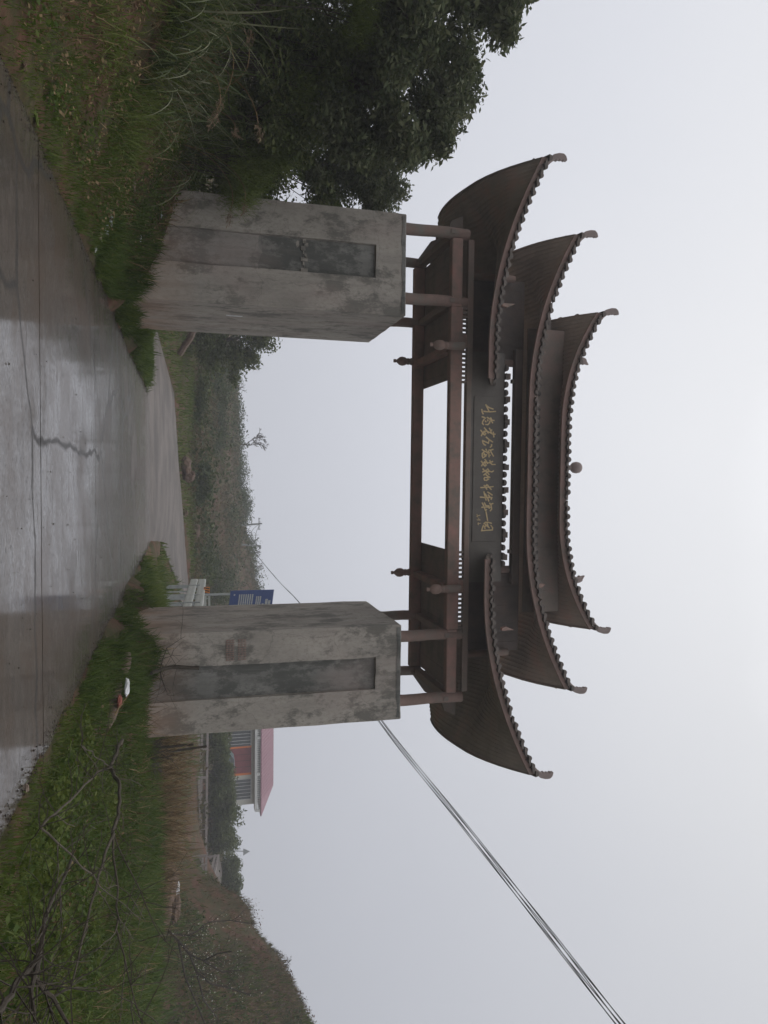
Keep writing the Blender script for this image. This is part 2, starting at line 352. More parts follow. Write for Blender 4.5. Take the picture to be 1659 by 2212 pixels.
FAR_EDGE = [(335,705,43),(350,760,47),(375,850,52),(385,1000,55),(396,1130,58),(406,1260,62)]
far_edge = [at(*q) for q in FAR_EDGE]
for p in far_edge: cp(*p)
NEAR_EDGE = [(350,1170,45),(385,1260,52)]
near_edge = [at(*q) for q in NEAR_EDGE]
for p in near_edge: cp(*p)
for X, Y, z in ((5.5,36,.4),(9,46,.6),(12,55,1.5),(12,63,2.3),(18,68,2.7),(18,60,2.0),(26,72,3.0),(36,72,3.0)): cp(X, Y, z)
for Y in (-24, -14, -6, 0, 4, 8, 12):
    for X, z in ((3.9,.06),(5.5,.14),(8,.22),(13,.3),(24,.5),(60,3)): cp(X, Y, z)
for X, Y, z in ((3.75,15,.3),(3.6,18,.62),(5,17.6,.72),(6.2,18,.62),(3.6,21.5,.5),(6.2,21.5,.6),(5,20,.68),(4.6,25,.6),(7,25,.55),(6,29,.5),(8,18,.4),(10,22,.5),(13,18,.4),(14,26,.45),(20,22,.5),(10,30,.4),(16,30,.2),(19,34,-.4),(24,33,-.5),(24,26,.5),(14,36,.5),(34,24,1)): cp(X, Y, z)
for q in ((345,2000,35),(345,2200,33),(400,1960,42),(440,2080,40),(470,2200,37),(523,1945,50),(550,2030,48),(600,2065,46),(618,2110,45),(655,2205,43),(690,2300,42)): cp(*at(*q))
for q in ((523,1945,50),(550,2030,48),(600,2065,46),(618,2110,45),(655,2205,43),(690,2300,42)):
    p = at(*q); cp(p.x+5, p.y+12, p.z-1); cp(p.x+16, p.y+20, p.z-2)
for X, Y, z in ((20,40,.2),(20,46,.6),(24,45,.5),(28,52,1.0),(22,55,1.3),(32,58,1.7),(26,62,2.1)): cp(X, Y, z)
for q in ((466,1850,112),(466,1950,112),(468,1750,122),(466,2030,112),(470,1650,130),(428,1600,78),(428,1700,76),(430,1850,72),(448,1920,70),(470,1850,84),(480,1760,95),(484,1620,93),(480,1500,95),(478,1900,90)): cp(*at(*q))
for q in ((415,800,66),(415,900,66),(418,1000,68),(425,1150,70),(432,1250,74),(432,1400,80),(455,850,88),(455,1000,90),(462,1150,92),(470,1280,92),(498,860,122),(503,1000,126),(512,1100,130),(530,1200,130),(552,1290,126),(560,1400,124),(450,740,80),(500,700,120),(560,500,120),(600,200,120),(600,-200,110)): cp(*at(*q))
for u, z in ((300,12),(700,12),(1000,11),(1300,14),(1700,9),(2000,9),(2400,12)): p = at(450, u, 170); cp(p.x, 170, z)
for q in ((-4.15,17.9,.46),(-4.5,17.7,.62),(-4.2,19.5,.46),(-4.25,21.6,.42),(-3.85,17.2,.22),(-5.2,17.8,.92),(-6.5,17.8,1.42)): cp(*q)
CP = np.array(CP)
def rbf_fit(P_):
    d = np.sqrt(((P_[:, None, :2]-P_[None, :, :2])**2).sum(-1)+.16)
    n = len(P_); A = np.zeros((n+1, n+1)); A[:n, :n] = -d - np.eye(n)*.02; A[:n, n] = 1; A[n, :n] = 1
    return np.linalg.solve(A, np.append(P_[:, 2], 0))
RW = rbf_fit(CP)
def vnoise(x, y, f, seed=0):
    x = np.asarray(x)*f; y = np.asarray(y)*f
    xi = np.floor(x).astype(int); yi = np.floor(y).astype(int); a = x-xi; b = y-yi; a = a*a*(3-2*a); b = b*b*(3-2*b)
    h = lambda i, j: (np.sin(i*127.1+j*311.7+seed*74.7)*43758.5453) % 1.0
    return (h(xi,yi)*(1-a)+h(xi+1,yi)*a)*(1-b)+(h(xi,yi+1)*(1-a)+h(xi+1,yi+1)*a)*b
def road_mask(x, y):
    """1 well inside the road, 0 outside"""
    x = np.asarray(x, float); y = np.asarray(y, float)
    e = np.minimum(x+3.72, 3.2-x); m = np.clip(e/.25, 0, 1)
    return np.where(y < 36, m, m*np.clip((38-y)/2, 0, 1))
def zg0(x, y):
    x = np.atleast_1d(np.asarray(x, float)); y = np.atleast_1d(np.asarray(y, float)); r = np.zeros(x.shape)
    for i in range(0, x.size, 20000):
        d = np.sqrt((x.ravel()[i:i+20000, None]-CP[None, :, 0])**2+(y.ravel()[i:i+20000, None]-CP[None, :, 1])**2+.16)
        r.ravel()[i:i+20000] = -(d@RW[:-1])+RW[-1]
    return r
def zg(x, y):
    z = zg0(x, y); m = road_mask(x, y)
    far = np.clip((np.asarray(y)-20)/60, 0, 1)
    n = (vnoise(x, y, .9, 1)-.5)*.16+(vnoise(x, y, 2.3, 2)-.5)*.08+(vnoise(x, y, .17, 3)-.5)*1.2*far
    side = np.clip(np.maximum(np.asarray(x)-3.2, -3.72-np.asarray(x))/1.2, 0, 1)
    side = np.where(np.asarray(y) > 33, .25+far, side)
    return (z + n*side)*(1-m) - m*.12
def z1(x, y): return float(zg(np.array([x]), np.array([y]))[0])
def axis(segs):
    a = []
    for lo, hi, st in segs: a += list(np.arange(lo, hi, st))
    return np.array(a+[segs[-1][1]])
gx = axis([(-62,-16,2),(-16,-4.8,.4),(-4.8,-3.3,.1),(-3.3,2.9,.31),(2.9,4.3,.1),(4.3,16,.45),(16,40,.8),(40,76,2)])
gy = axis([(-26,-4,2),(-4,24,.4),(24,64,.6),(64,140,1.2),(140,186,3)])
GX, GY = np.meshgrid(gx, gy)
FE = [Vector((-22, 44, .15)), Vector((-14, 43.4, .05))]+far_edge+[Vector((13, 66, 2.35)), Vector((20, 70.5, 2.85)), Vector((30, 74, 3.15)), Vector((42, 74, 3.1))]
NE = [Vector((-22, 38.5, .15)), Vector((-14, 38, .05)), Vector((-8.3, 37.8, 0)), Vector((-6.0, 35.6, .02)), Vector((-1, 36.2, .0)), Vector((3.0, 36.2, .02)), near_edge[0], near_edge[1], Vector((12.5, 58.5, 1.85)), Vector((20, 64, 2.5)), Vector((30, 68, 2.85)), Vector((42, 68.5, 2.9))]
POLY = np.array([(p.x, p.y) for p in NE]+[(p.x, p.y) for p in FE[::-1]])
def in_poly(x, y, P_=POLY):
    x = np.asarray(x, float); y = np.asarray(y, float); c = np.zeros(x.shape, bool); j = len(P_)-1
    for i in range(len(P_)):
        xi, yi = P_[i]; xj, yj = P_[j]
        c ^= ((yi > y) != (yj > y)) & (x < (xj-xi)*(y-yi)/(yj-yi+1e-9)+xi); j = i
    return c
SR = np.array([tuple(NE[i].lerp(NE[i+1], t).lerp(FE[i].lerp(FE[i+1], t), s_)) for i in range(len(NE)-1) for t in np.linspace(0, 1, 12) for s_ in np.linspace(0, 1, 9)])
GZ = zg(GX, GY)
ins = in_poly(GX, GY)
for j, i in zip(*np.nonzero(ins)):
    k = np.argmin((SR[:, 0]-GX[j, i])**2+(SR[:, 1]-GY[j, i])**2); GZ[j, i] = SR[k, 2]-.12
nx, ny = len(gx), len(gy)
ii = np.arange(nx*ny).reshape(ny, nx)
q = np.stack([ii[:-1,:-1], ii[:-1,1:], ii[1:,1:], ii[1:,:-1]], -1).reshape(-1, 4)
me = raw_mesh('ground', np.stack([GX, GY, GZ], -1).reshape(-1, 3), np.full(len(q), 4), q.ravel(), True)
ground = link_mesh('ground', me, M['ground']); tag(ground, kind='structure')

# ---------------------------------------------------------------- road: concrete slabs with recessed joints
b = MB(); b.box((-3.6, -24, -.2), (3.1, 37.5, -.035))
road = b.build('road', M['dryroad']); tag(road, kind='structure')
JO = [-24, -18.2, -12.7, -7.3, -1.8, 3.65, 9.1, 14.4, 20.0, 26.0, 31.6, 38.2]
for a, c in zip(JO[:-1], JO[1:]):
    n = 24; V = []; F = []
    for j, yy in enumerate(np.linspace(a+.018, c-.018, n)):
        e = [mnoise.noise((yy*1.1, sd_, 0))*.10+mnoise.noise((yy*4, sd_, 3))*.04 for sd_ in (0, 9)]
        jit = mnoise.noise((yy*.01, 5, j % 2*0))*0
        xl, xr = -3.68+e[0], 3.16+e[1]
        if yy > 33: xl -= (yy-33)*.55
        for k in range(15):
            xx = xl+(xr-xl)*k/14
            yo = mnoise.noise((xx*1.3, a if j == 0 else c, 7))*.02 if j in (0, n-1) else 0
            V.append((xx, yy+yo, mnoise.noise((xx*.25, yy*.2, 1))*.012))
    for j in range(n-1):
        for k in range(14): F.append((j*15+k, j*15+k+1, (j+1)*15+k+1, (j+1)*15+k))
    nv = len(V); rim = [k for k in range(15)]+[j*15+14 for j in range(1, n)]+[(n-1)*15+k for k in range(13, -1, -1)]+[j*15 for j in range(n-2, 0, -1)]
    for i in rim: V.append((V[i][0], V[i][1], V[i][2]-.12))
    for i in range(len(rim)):
        i2 = (i+1) % len(rim); F.append((rim[i], nv+i, nv+i2, rim[i2]))
    b = MB(); b.add(V, F); o = b.build('concrete_slab', M['road'], road, smooth=True)

# the cross road beyond the gate: sweeps from behind the left pillar up to the right
b = MB(); V = []; F = []
for i, (p, r_) in enumerate(zip(NE, FE)):
    for k in range(13):
        s = k/12; V.append(p.lerp(r_, s)+Vector((0, 0, .035 if k else -.04)))
for i in range(len(NE)-1):
    for k in range(12): F.append((i*13+k, i*13+k+1, (i+1)*13+k+1, (i+1)*13+k))
b.add(V, F); o = b.build('side_road', M['dryroad'], smooth=True); tag(o, kind='structure')

# ---------------------------------------------------------------- the gate
GX0 = -.28
gate = thing('memorial_gate', (GX0, 19.8, .5), 'weathered wooden gateway with three tiers of upturned tiled roofs on two concrete pillars', 'gate')
def frame_pillar(xl, xr, rl, rr, zb, zt, rz, yf, yb):
    """square concrete pillar, a tall recess in the front that runs to the ground; rl, rr, rz are its sides and top"""
    b = MB(); D = .11
    for (x0, x1) in ((xl, rl), (rr, xr)):
        b.box((x0, yf, zb), (x1, yb, zt))
    b.box((rl, yf, rz), (rr, yb, zt)); b.box((rl, yf+D, zb), (rr, yb, rz))
    me = bpy.data.meshes.new('pillar')
    bm = bmesh.new()
    # one closed skin: outer box with the recess cut in
    def v(x, y, z): return bm.verts.new((x, y, z))
    A = [v(xl, yf, zb), v(rl, yf, zb), v(rl, yf, rz), v(rr, yf, rz), v(rr, yf, zb), v(xr, yf, zb), v(xr, yf, zt), v(xl, yf, zt)]
    B = [v(rl, yf+D, zb), v(rl, yf+D, rz), v(rr, yf+D, rz), v(rr, yf+D, zb)]
    K = [v(xl, yb, zb), v(xr, yb, zb), v(xr, yb, zt), v(xl, yb, zt)]
    fs = [(A[0],A[1],A[2],A[7]), (A[2],A[3],A[6],A[7]), (A[3],A[4],A[5],A[6]), (A[1],B[0],B[1],A[2]), (A[2],B[1],B[2],A[3]), (A[3],B[2],B[3],A[4]), (B[0],B[3],B[2],B[1]),
          (K[0],K[3],K[2],K[1]), (A[0],A[7],K[3],K[0]), (A[5],K[1],K[2],A[6]), (A[7],A[6],K[2],K[3])]
    for f in fs: bm.faces.new(f)
    bmesh.ops.recalc_face_normals(bm, faces=bm.faces)
    ed = [e for e in bm.edges if all(abs(q.co.z-zt) < 1e-4 for q in e.verts) or (all(q.co.x in (xl, xr) for q in e.verts) and abs(e.verts[0].co.x-e.verts[1].co.x) < 1e-4 and abs(e.verts[0].co.y-e.verts[1].co.y) < 1e-4)]
    bmesh.ops.bevel(bm, geom=ed, offset=.05, segments=3, affect='EDGES', profile=.6)
    bmesh.ops.subdivide_edges(bm, edges=[e for e in bm.edges if e.calc_length() > .4], cuts=9, use_grid_fill=True)
    bmesh.ops.triangulate(bm, faces=[f for f in bm.faces if len(f.verts) > 4])
    for q in bm.verts:
        s = q.co; d = Vector((mnoise.noise(s*1.7), mnoise.noise(s*1.7+Vector((9,0,0))), mnoise.noise(s*2.3+Vector((0,9,0)))))*.018
        q.co = s+d
    o0 = origin(gate)
    for q in bm.verts: q.co -= o0
    bm.to_mesh(me); bm.free()
    me.polygons.foreach_set('use_smooth', [True]*len(me.polygons)); me.set_sharp_from_angle(angle=R(35))
    o = link_mesh('pillar', me, M['concrete'], gate)
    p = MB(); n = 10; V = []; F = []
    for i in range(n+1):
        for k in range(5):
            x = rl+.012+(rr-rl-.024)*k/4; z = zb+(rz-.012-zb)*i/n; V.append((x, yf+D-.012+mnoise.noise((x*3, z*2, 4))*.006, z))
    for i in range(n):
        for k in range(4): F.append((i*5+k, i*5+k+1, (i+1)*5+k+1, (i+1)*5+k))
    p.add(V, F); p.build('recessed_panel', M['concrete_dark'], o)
    if xl < 0:                                     # the lower half of the left recess was replastered
        q = MB(); V = []; F = []
        for i in range(n+1):
            for k in range(7):
                x = rl+.02+(rr-rl-.04)*k/6; z = .2+(3.25+.16*mnoise.noise((k*.9, 1, 8))-.2)*i/n; V.append((x, yf+D-.03+mnoise.noise((x*3, z*2, 4))*.006, z))
        for i in range(n):
            for k in range(6): F.append((i*7+k, i*7+k+1, (i+1)*7+k+1, (i+1)*7+k))
        q.add(V, F); q.build('plaster_patch', M['concrete_mid'], o)
        q = MB()
        for i in range(9):
            xx = rl+.06+(rr-rl-.12)*i/8; q.box((xx-.05, yf+D-.04, 4.28+.05*math.sin(i*2.1)), (xx+.05, yf+D-.005, 4.36+.05*math.sin(i*1.7)))
        w_ = q.build('mortar_ridge', M['concrete'], o); w_['kind'] = 'stuff'
        q = MB(); q.box((xr-.002, 19.2, 2.55), (xr+.012, 19.28, 2.95)); q.build('paint_mark', M['white'], o)
    else:                                          # remains of red stencilled characters
        for r0 in range(2):
            for c0 in range(5):
                q = MB(); x = 3.86+c0*.105; z = 2.5+r0*.28
                q.box((x, yf-.012, z), (x+.012, yf+.01, z+.2)); q.box((x+.06, yf-.012, z), (x+.072, yf+.01, z+.2))
                for k in range(3): q.box((x+.013, yf-.011, z+.02+.07*k), (x+.059, yf+.01, z+.034+.07*k))
                q.build('faded_character', M['fadedred'], o)
    c = MB(); V = []; F = []                       # mortar cap, broken unevenly along the top edge
    n = 22
    for i in range(n+1):
        x = xl+.06+(xr-xl-.12)*i/n; h = .07+.06*mnoise.noise((x*1.8, zt, 2))
        V += [(x, yf-.012, zt-.05-max(h, .02)), (x, yf-.014, zt-.045), (x, yf+.012, zt-.012)]
    for i in range(n):
        for k in range(2): F.append((i*3+k, i*3+k+1, (i+1)*3+k+1, (i+1)*3+k))
    c.add(V, F); c.build('mortar_edge', M['concrete_dark'], o)
    return o
pil_l = frame_pillar(-6.52, -4.03, -5.72, -4.91, -.3, 6.84, 6.07, 18.0, 21.75)
pil_r = frame_pillar(3.66, 6.07, 4.46, 5.27, -.3, 6.84, 6.18, 18.0, 21.75)
# columns
YF, YB = 18.5, 21.35
COLX = (-6.34, -4.6, 4.06, 5.74)
for X in COLX:
    for Y in (YF, YB):
        zt = 8.62 if Y == YF else 8.42
        if X in (-6.34, 5.74) and Y == YF: zt = 8.66
        b = MB(); pts = [(X+.01*math.sin(k*1.3), Y, 6.78+(zt-6.78)*k/6) for k in range(7)]
        b.tube(pts, [.155, .15, .147, .145, .145, .143, .14], 12); c = b.build('column', M['post'], gate, smooth=True)
        if Y == YF:
            b = MB(); b.box((X-.05, Y-.17, 8.12), (X+.05, Y-.13, 8.24)); b.build('tenon', M['board'], c)
            b = MB(); b.lathe((X, Y, 6.8), [(.2, 0), (.21, .05), (.175, .09)], 12); b.build('column_base', M['concrete'], c, smooth=True)
# long beams and cross beams
def beam(x0, x1, y, z0, z1, d=.24, mt='wood', name='beam'):
    b = MB(); b.box((x0, y-d/2, z0), (x1, y+d/2, z1)); return b.build(name, M[mt], gate, bevel=.02)
beam(-6.2, -4.45, YF, 8.18, 8.47); beam(-4.45, 3.92, YF, 8.17, 8.5); beam(3.92, 5.6, YF, 8.19, 8.47)
beam(-6.2, 5.6, YB, 8.06, 8.38, .22)
for X in COLX:
    b = MB(); b.box((X-.09, YF+.14, 8.2), (X+.09, YB-.13, 8.42)); b.build('cross_beam', M['board'], gate, bevel=.012)
for X in (-3.42, 2.82):
    b = MB(); b.box((X-.09, YF+.12, 8.12), (X+.09, YB-.11, 8.4)); b.build('cross_beam', M['wood'], gate, bevel=.012)
# ceilings of loose boards over both ends
for x0, x1 in ((-6.2, -2.68), (1.88, 5.6)):
    n = 17; wd = (x1-x0)/n
    for k in range(n):
        b = MB(); xa = x0+k*wd+.0015; e = .02*math.sin(k*2.7)
        b.box((xa, YF+.125, 8.383+.004*(k % 3)), (xa+wd-.003, YB+.13+e, 8.42+.004*(k % 3))); b.build('ceiling_board', M['board'], gate)
# end braces behind the outer columns
for s, X in ((-1, -6.34), (1, 5.74)):
    b = MB(); b.extrude([(X, YB-.2, 8.08), (X+s*.62, YB-.2, 8.52), (X+s*.75, YB-.2, 8.85), (X, YB-.2, 8.85)], (0, .12, 0)); b.build('brace', M['board'], gate)
    b = MB(); b.extrude([(X+s*.1, YF+1.2, 8.4), (X+s*.75, YF+1.2, 8.62), (X+s*.9, YF+1.2, 8.95), (X, YF+1.2, 8.95)], (0, .1, 0)); b.build('brace', M['board'], gate)
# hanging lotus posts
PROF = [(.02,-.62),(.05,-.62),(.052,-.56),(.035,-.54),(.07,-.5),(.12,-.44),(.135,-.36),(.12,-.28),(.085,-.23),(.1,-.2),(.1,-.17),(.085,-.14),(.105,-.09),(.11,0.3)]
for X in (-3.42, 2.82):
    for Y in (YF-.28, YB):
        zb = 8.17 if Y < 20 else 8.1
        b = MB(); b.lathe((X+(.0 if Y < 20 else -.05), Y, zb), PROF, 14); c = b.build('hanging_post', M['post'], gate, smooth=True)
# slatted light strips over the front beam, beside the plaque
for x0, x1 in ((-4.45, -2.55), (1.9, 3.9)):
    n = 17
    for k in range(n+1):
        if k in (7, 8): continue
        x = x0+(x1-x0)*k/n; b = MB(); b.box((x-.028, YF-.05, 8.5), (x+.028, YF+.05, 8.64)); b.build('slat', M['board'], gate)
    k = 7.5; x = x0+(x1-x0)*k/n; b = MB(); b.box((x-.16, YF-.06, 8.5), (x+.16, YF+.06, 8.64)); b.build('bracket_block', M['wood'], gate)
for x0, x1 in ((-6.2, -2.62), (2.02, 5.6)):
    b = MB(); b.box((x0, YF-.07, 8.64), (x1, YF+.07, 8.8)); b.build('frieze_board', M['board'], gate, bevel=.01)

# ---- roofs
def make_roof(name, xl, xr, yf, yb, zf, lift, xs, power, rise, yr, backrise, wdepth, lw, sides, cutx=None, pitch=.215, blift=.0, label=None):
    """a curved sheet with upturned corners; zf is the underside of the front eave; sides: which ends (-1, 1) are free and curl up"""
    def lf(x):
        v = 0
        for s in sides:
            xe = xl if s < 0 else xr; d = 1-abs(x-xe)/lw
            if d > 0: v += d**power
        return v
    def top(x, y):
        if y <= yr: t = (y-yf)/(yr-yf); base = rise*(t*.75+.25*t*t)
        else: t = (y-yr)/(yb-yr); base = rise+(backrise-rise)*t
        hip = 0
        for s in sides:
            xe = xl if s < 0 else xr; dx = abs(x-xe)
            if dx < 1.7: hip = max(hip, (1-dx/1.7))
        base = base*(1-hip*.85)
        wy = max(0, 1-(y-yf)/wdepth)**2
        wb = max(0, 1-(yb-y)/1.6)**2
        return zf+base+lift*lf(x)*wy+blift*lf(x)*wb
    def ycut(x):
        return yb if cutx is None or (x < cutx if cutx < GX0 else x > cutx) else yr+.15
    nx_, ny_ = 56, 16; TH = .09
    b = MB(); V = []; F = []
    for lay in (0, 1):
        for i in range(nx_+1):
            x = xl+(xr-xl)*i/nx_; ye = ycut(x)
            for j in range(ny_+1):
                y = yf+(ye-yf)*j/ny_
                V.append((x, y, top(x, y)+lay*TH))
    st = ny_+1; n = (nx_+1)*st
    for i in range(nx_):
        for j in range(ny_):
            a_ = i*st+j; F += [(a_, a_+1, a_+st+1, a_+st), (n+a_, n+a_+st, n+a_+st+1, n+a_+1)]
        F += [(i*st, (i+1)*st, n+(i+1)*st, n+i*st), (i*st+ny_, n+i*st+ny_, n+(i+1)*st+ny_, (i+1)*st+ny_)]
    for j in range(ny_):
        F += [(j, n+j, n+j+1, j+1), (nx_*st+j, nx_*st+j+1, n+nx_*st+j+1, n+nx_*st+j)]
    b.add(V, F); roof = b.build(name, M['soffit'], gate, smooth=True, label=label)
    # rafters under the sheet: fine, close set
    b = MB(); k = 0; x = xl+.06
    while x < xr-.05:
        ye = ycut(x)
        ys = np.linspace(yf+.03, ye-.05, 7)
        for p, q_ in zip(ys[:-1], ys[1:]): b.obox((x, p, top(x, p)-.012), (x, q_, top(x, q_)-.012), .07, .026)
        x += .115
    rf = b.build('rafters', M['soffit'], roof); rf['kind'] = 'stuff'
    # eave board along the front
    b = MB(); V = []; F = []
    for i in range(nx_+1):
        x = xl+(xr-xl)*i/nx_; z = top(x, yf)
        V += [(x, yf-.03, z-.07), (x, yf-.03, z+.085), (x, yf+.03, z+.085), (x, yf+.03, z-.07)]
    for i in range(nx_):
        for k in range(4): F.append((i*4+k, (i+1)*4+k, (i+1)*4+(k+1) % 4, i*4+(k+1) % 4))
    F += [(0,1,2,3), (nx_*4+3, nx_*4+2, nx_*4+1, nx_*4)]
    b.add(V, F); b.build('eave_board', M['fascia'], roof)
    # rows of barrel tiles: front (with drip ends), back and free ends
    def row(pts, r=.07):
        b = MB(); V = []; F = []; sg = 6; nn = len(pts)
        d = (Vector(pts[1])-Vector(pts[0])); d.z = 0; d.normalize(); sd_ = Vector((d.y, -d.x, 0))
        for i, p in enumerate(pts):
            rr = r*(1.12 if i == 0 else 1.0)
            for k in range(sg+1):
                t = math.pi*k/sg; V.append(Vector(p)+sd_*(rr*math.cos(t))+Vector((0, 0, rr*1.15*math.sin(t)-.01)))
        for i in range(nn-1):
            for k in range(sg): F.append((i*(sg+1)+k, i*(sg+1)+k+1, (i+1)*(sg+1)+k+1, (i+1)*(sg+1)+k))
        F.append(tuple(range(sg+1))); F.append(tuple((nn-1)*(sg+1)+k for k in range(sg, -1, -1)))
        b.add(V, F); return b
    nr = int((xr-xl-.1)/pitch)
    for i in range(nr+1):
        x = xl+.05+(xr-xl-.1)*i/nr; jig = random.uniform(-.025, .02)
        ys = np.linspace(yf-.15+jig, yr-.02, 8)
        if random.random() < .03: continue
        row([(x, y, top(x, max(y, yf))+TH) for y in ys]).build('tile_row', M['tile'], roof, smooth=True)
    for i in range(nr+1):                          # pan tile lips between the rows
        if i == nr: break
        x = xl+.05+(xr-xl-.1)*(i+.5)/nr; z = top(x, yf)+TH
        b = MB(); b.extrude([(x-.1, yf-.13, z+.02), (x-.05, yf-.13, z-.03), (x, yf-.13, z-.045), (x+.05, yf-.13, z-.03), (x+.1, yf-.13, z+.02)], (0, .14, 0))
        b.build('drip_tile', M['tile'], roof)
    for s in sides:
        xe = xl if s < 0 else xr
        m_ = int((yb-yf-.2)/.24)
        for i in range(1, m_+1):
            y = yf+.1+(yb-yf-.2)*i/m_; xs_ = np.linspace(xe+s*(.05+random.uniform(-.02,.03)), xe-s*1.0, 6)
            row([(x, y, top(min(max(x, xl), xr), y)+TH+.015) for x in xs_], .065).build('tile_row', M['tile'], roof, smooth=True)
        # hip ridge and curled finial at the front corner
        b = MB(); hp = [(xe-s*1.6*t, yf+.1+(yr-yf)*.9*t, top(xe-s*1.6*t, yf+.1+(yr-yf)*.9*t)+TH+.06) for t in np.linspace(0, 1, 7)]
        b.tube(hp, .08, 7); b.build('hip_ridge', M['tile'], roof, smooth=True)
        z = top(xe, yf)+TH
        out_ = [(-.42,-.14),(-.2,.02),(-.05,.2),(.0,.36),(.0,.5),(-.06,.57),(-.16,.6),(-.19,.58),(-.17,.54),(-.2,.5),(-.165,.46),(-.19,.4),(-.17,.34),(-.215,.3),(-.19,.24),(-.3,.1),(-.44,-.02)]
        sc_ = .92
        b = MB(); b.extrude([(xe+s*(a_*sc_+.16), yf-.02, z+c_*sc_-.03) for a_, c_ in out_], (0, .11, 0)); b.build('curled_finial', M['finial'], roof, bevel=.012)
        # plain cap at the back corner
        b = MB(); zb_ = top(xe, yb)+TH; b.tube([(xe-s*.5, yb-.35, top(xe-s*.5, yb-.35)+TH+.04), (xe, yb-.03, zb_+.05), (xe+s*.06, yb+.02, zb_+.12)], [.07, .07, .04], 6); b.build('corner_cap', M['tile'], roof)
        # board closing the free side
        b = MB(); ys = np.linspace(yf+.02, yb-.02, 14); V = []; F = []
        for y in ys:
            zz = top(xe, y); V += [(xe+s*.02, y, zz-.05), (xe+s*.02, y, zz+.07), (xe-s*.03, y, zz+.07), (xe-s*.03, y, zz-.05)]
        for i in range(13):
            for k in range(4): F.append((i*4+k, (i+1)*4+k, (i+1)*4+(k+1) % 4, i*4+(k+1) % 4))
        b.add(V, F); b.build('side_board', M['board'], roof)
    # main ridge
    b = MB(); rx0 = xl+(1.5 if -1 in sides else .05); rx1 = xr-(1.5 if 1 in sides else .05)
    b.tube([(x, yr, top(x, yr)+TH+.08) for x in np.linspace(rx0, rx1, 16)], .11, 8); b.build('ridge', M['tile'], roof, smooth=True)
    return roof, top
roof_l, top_l = make_roof('lower_roof', -7.95, -2.5, 17.2, 22.0, 8.8, 1.32, None, 1.9, 1.15, 19.6, -.1, 3.0, 4.65, (-1,), cutx=-4.7, blift=.25, label='left lower tiled roof')
roof_r, top_r = make_roof('lower_roof', 1.95, 7.48, 17.2, 22.0, 8.79, 1.32, None, 1.9, 1.15, 19.6, -.1, 3.0, 4.65, (1,), cutx=4.3, blift=.25, label='right lower tiled roof')
roof_m, top_m = make_roof('middle_roof', -6.38, 5.52, 17.8, 20.7, 10.18, 1.2, None, 2.1, .95, 19.3, .85, 2.6, 4.45, (-1, 1), label='middle tier tiled roof')
roof_t, top_t = make_roof('top_roof', -4.52, 4.02, 18.2, 20.7, 11.33, .97, None, 2.2, .5, 19.4, .1, 2.2, 3.2, (-1, 1), label='top tier tiled roof')

# ---- the inscribed board between the lower roofs
b = MB(); b.box((-2.62, 18.42, 8.64), (2.1, 18.62, 8.78)); b.build('plaque_sill', M['board'], gate, bevel=.012)
b = MB(); b.box((-3.35, 18.46, 8.783), (2.7, 18.6, 9.72)); b.build('plaque_backing', M['plaque'], gate)
b = MB(); b.box((-2.2, 18.432, 8.86), (1.62, 18.457, 9.6)); plaque = b.build('plaque', M['plaque'], gate, bevel=.01)
for x in np.arange(-2.95, 2.4, .215):
    b = MB(); V = []; F = []
    for i, y in enumerate((18.36, 18.5, 18.7)):
        for k in range(7):
            t = math.pi*k/6; V.append((x+.085*math.cos(t), y, 9.722+.075*math.sin(t)))
    for i in range(2):
        for k in range(6): F.append((i*7+k, i*7+k+1, (i+1)*7+k+1, (i+1)*7+k))
    F += [tuple(range(7)), tuple(range(20, 13, -1)), (0,7,14,20,13,6)]
    b.add(V, F); b.build('cap_tile', M['tile'], gate)
for k in range(9):
    x = -2.75+k*.6; b = MB(); b.box((x-.075, 18.44, 9.75), (x+.075, 18.58, 9.885)); b.build('cap_block', M['board'], gate)
STK = {}
A_, B_, C_ = (1075, 900, 22.12), (1075, 990, 22.12), (1065, 1090, 18.43)
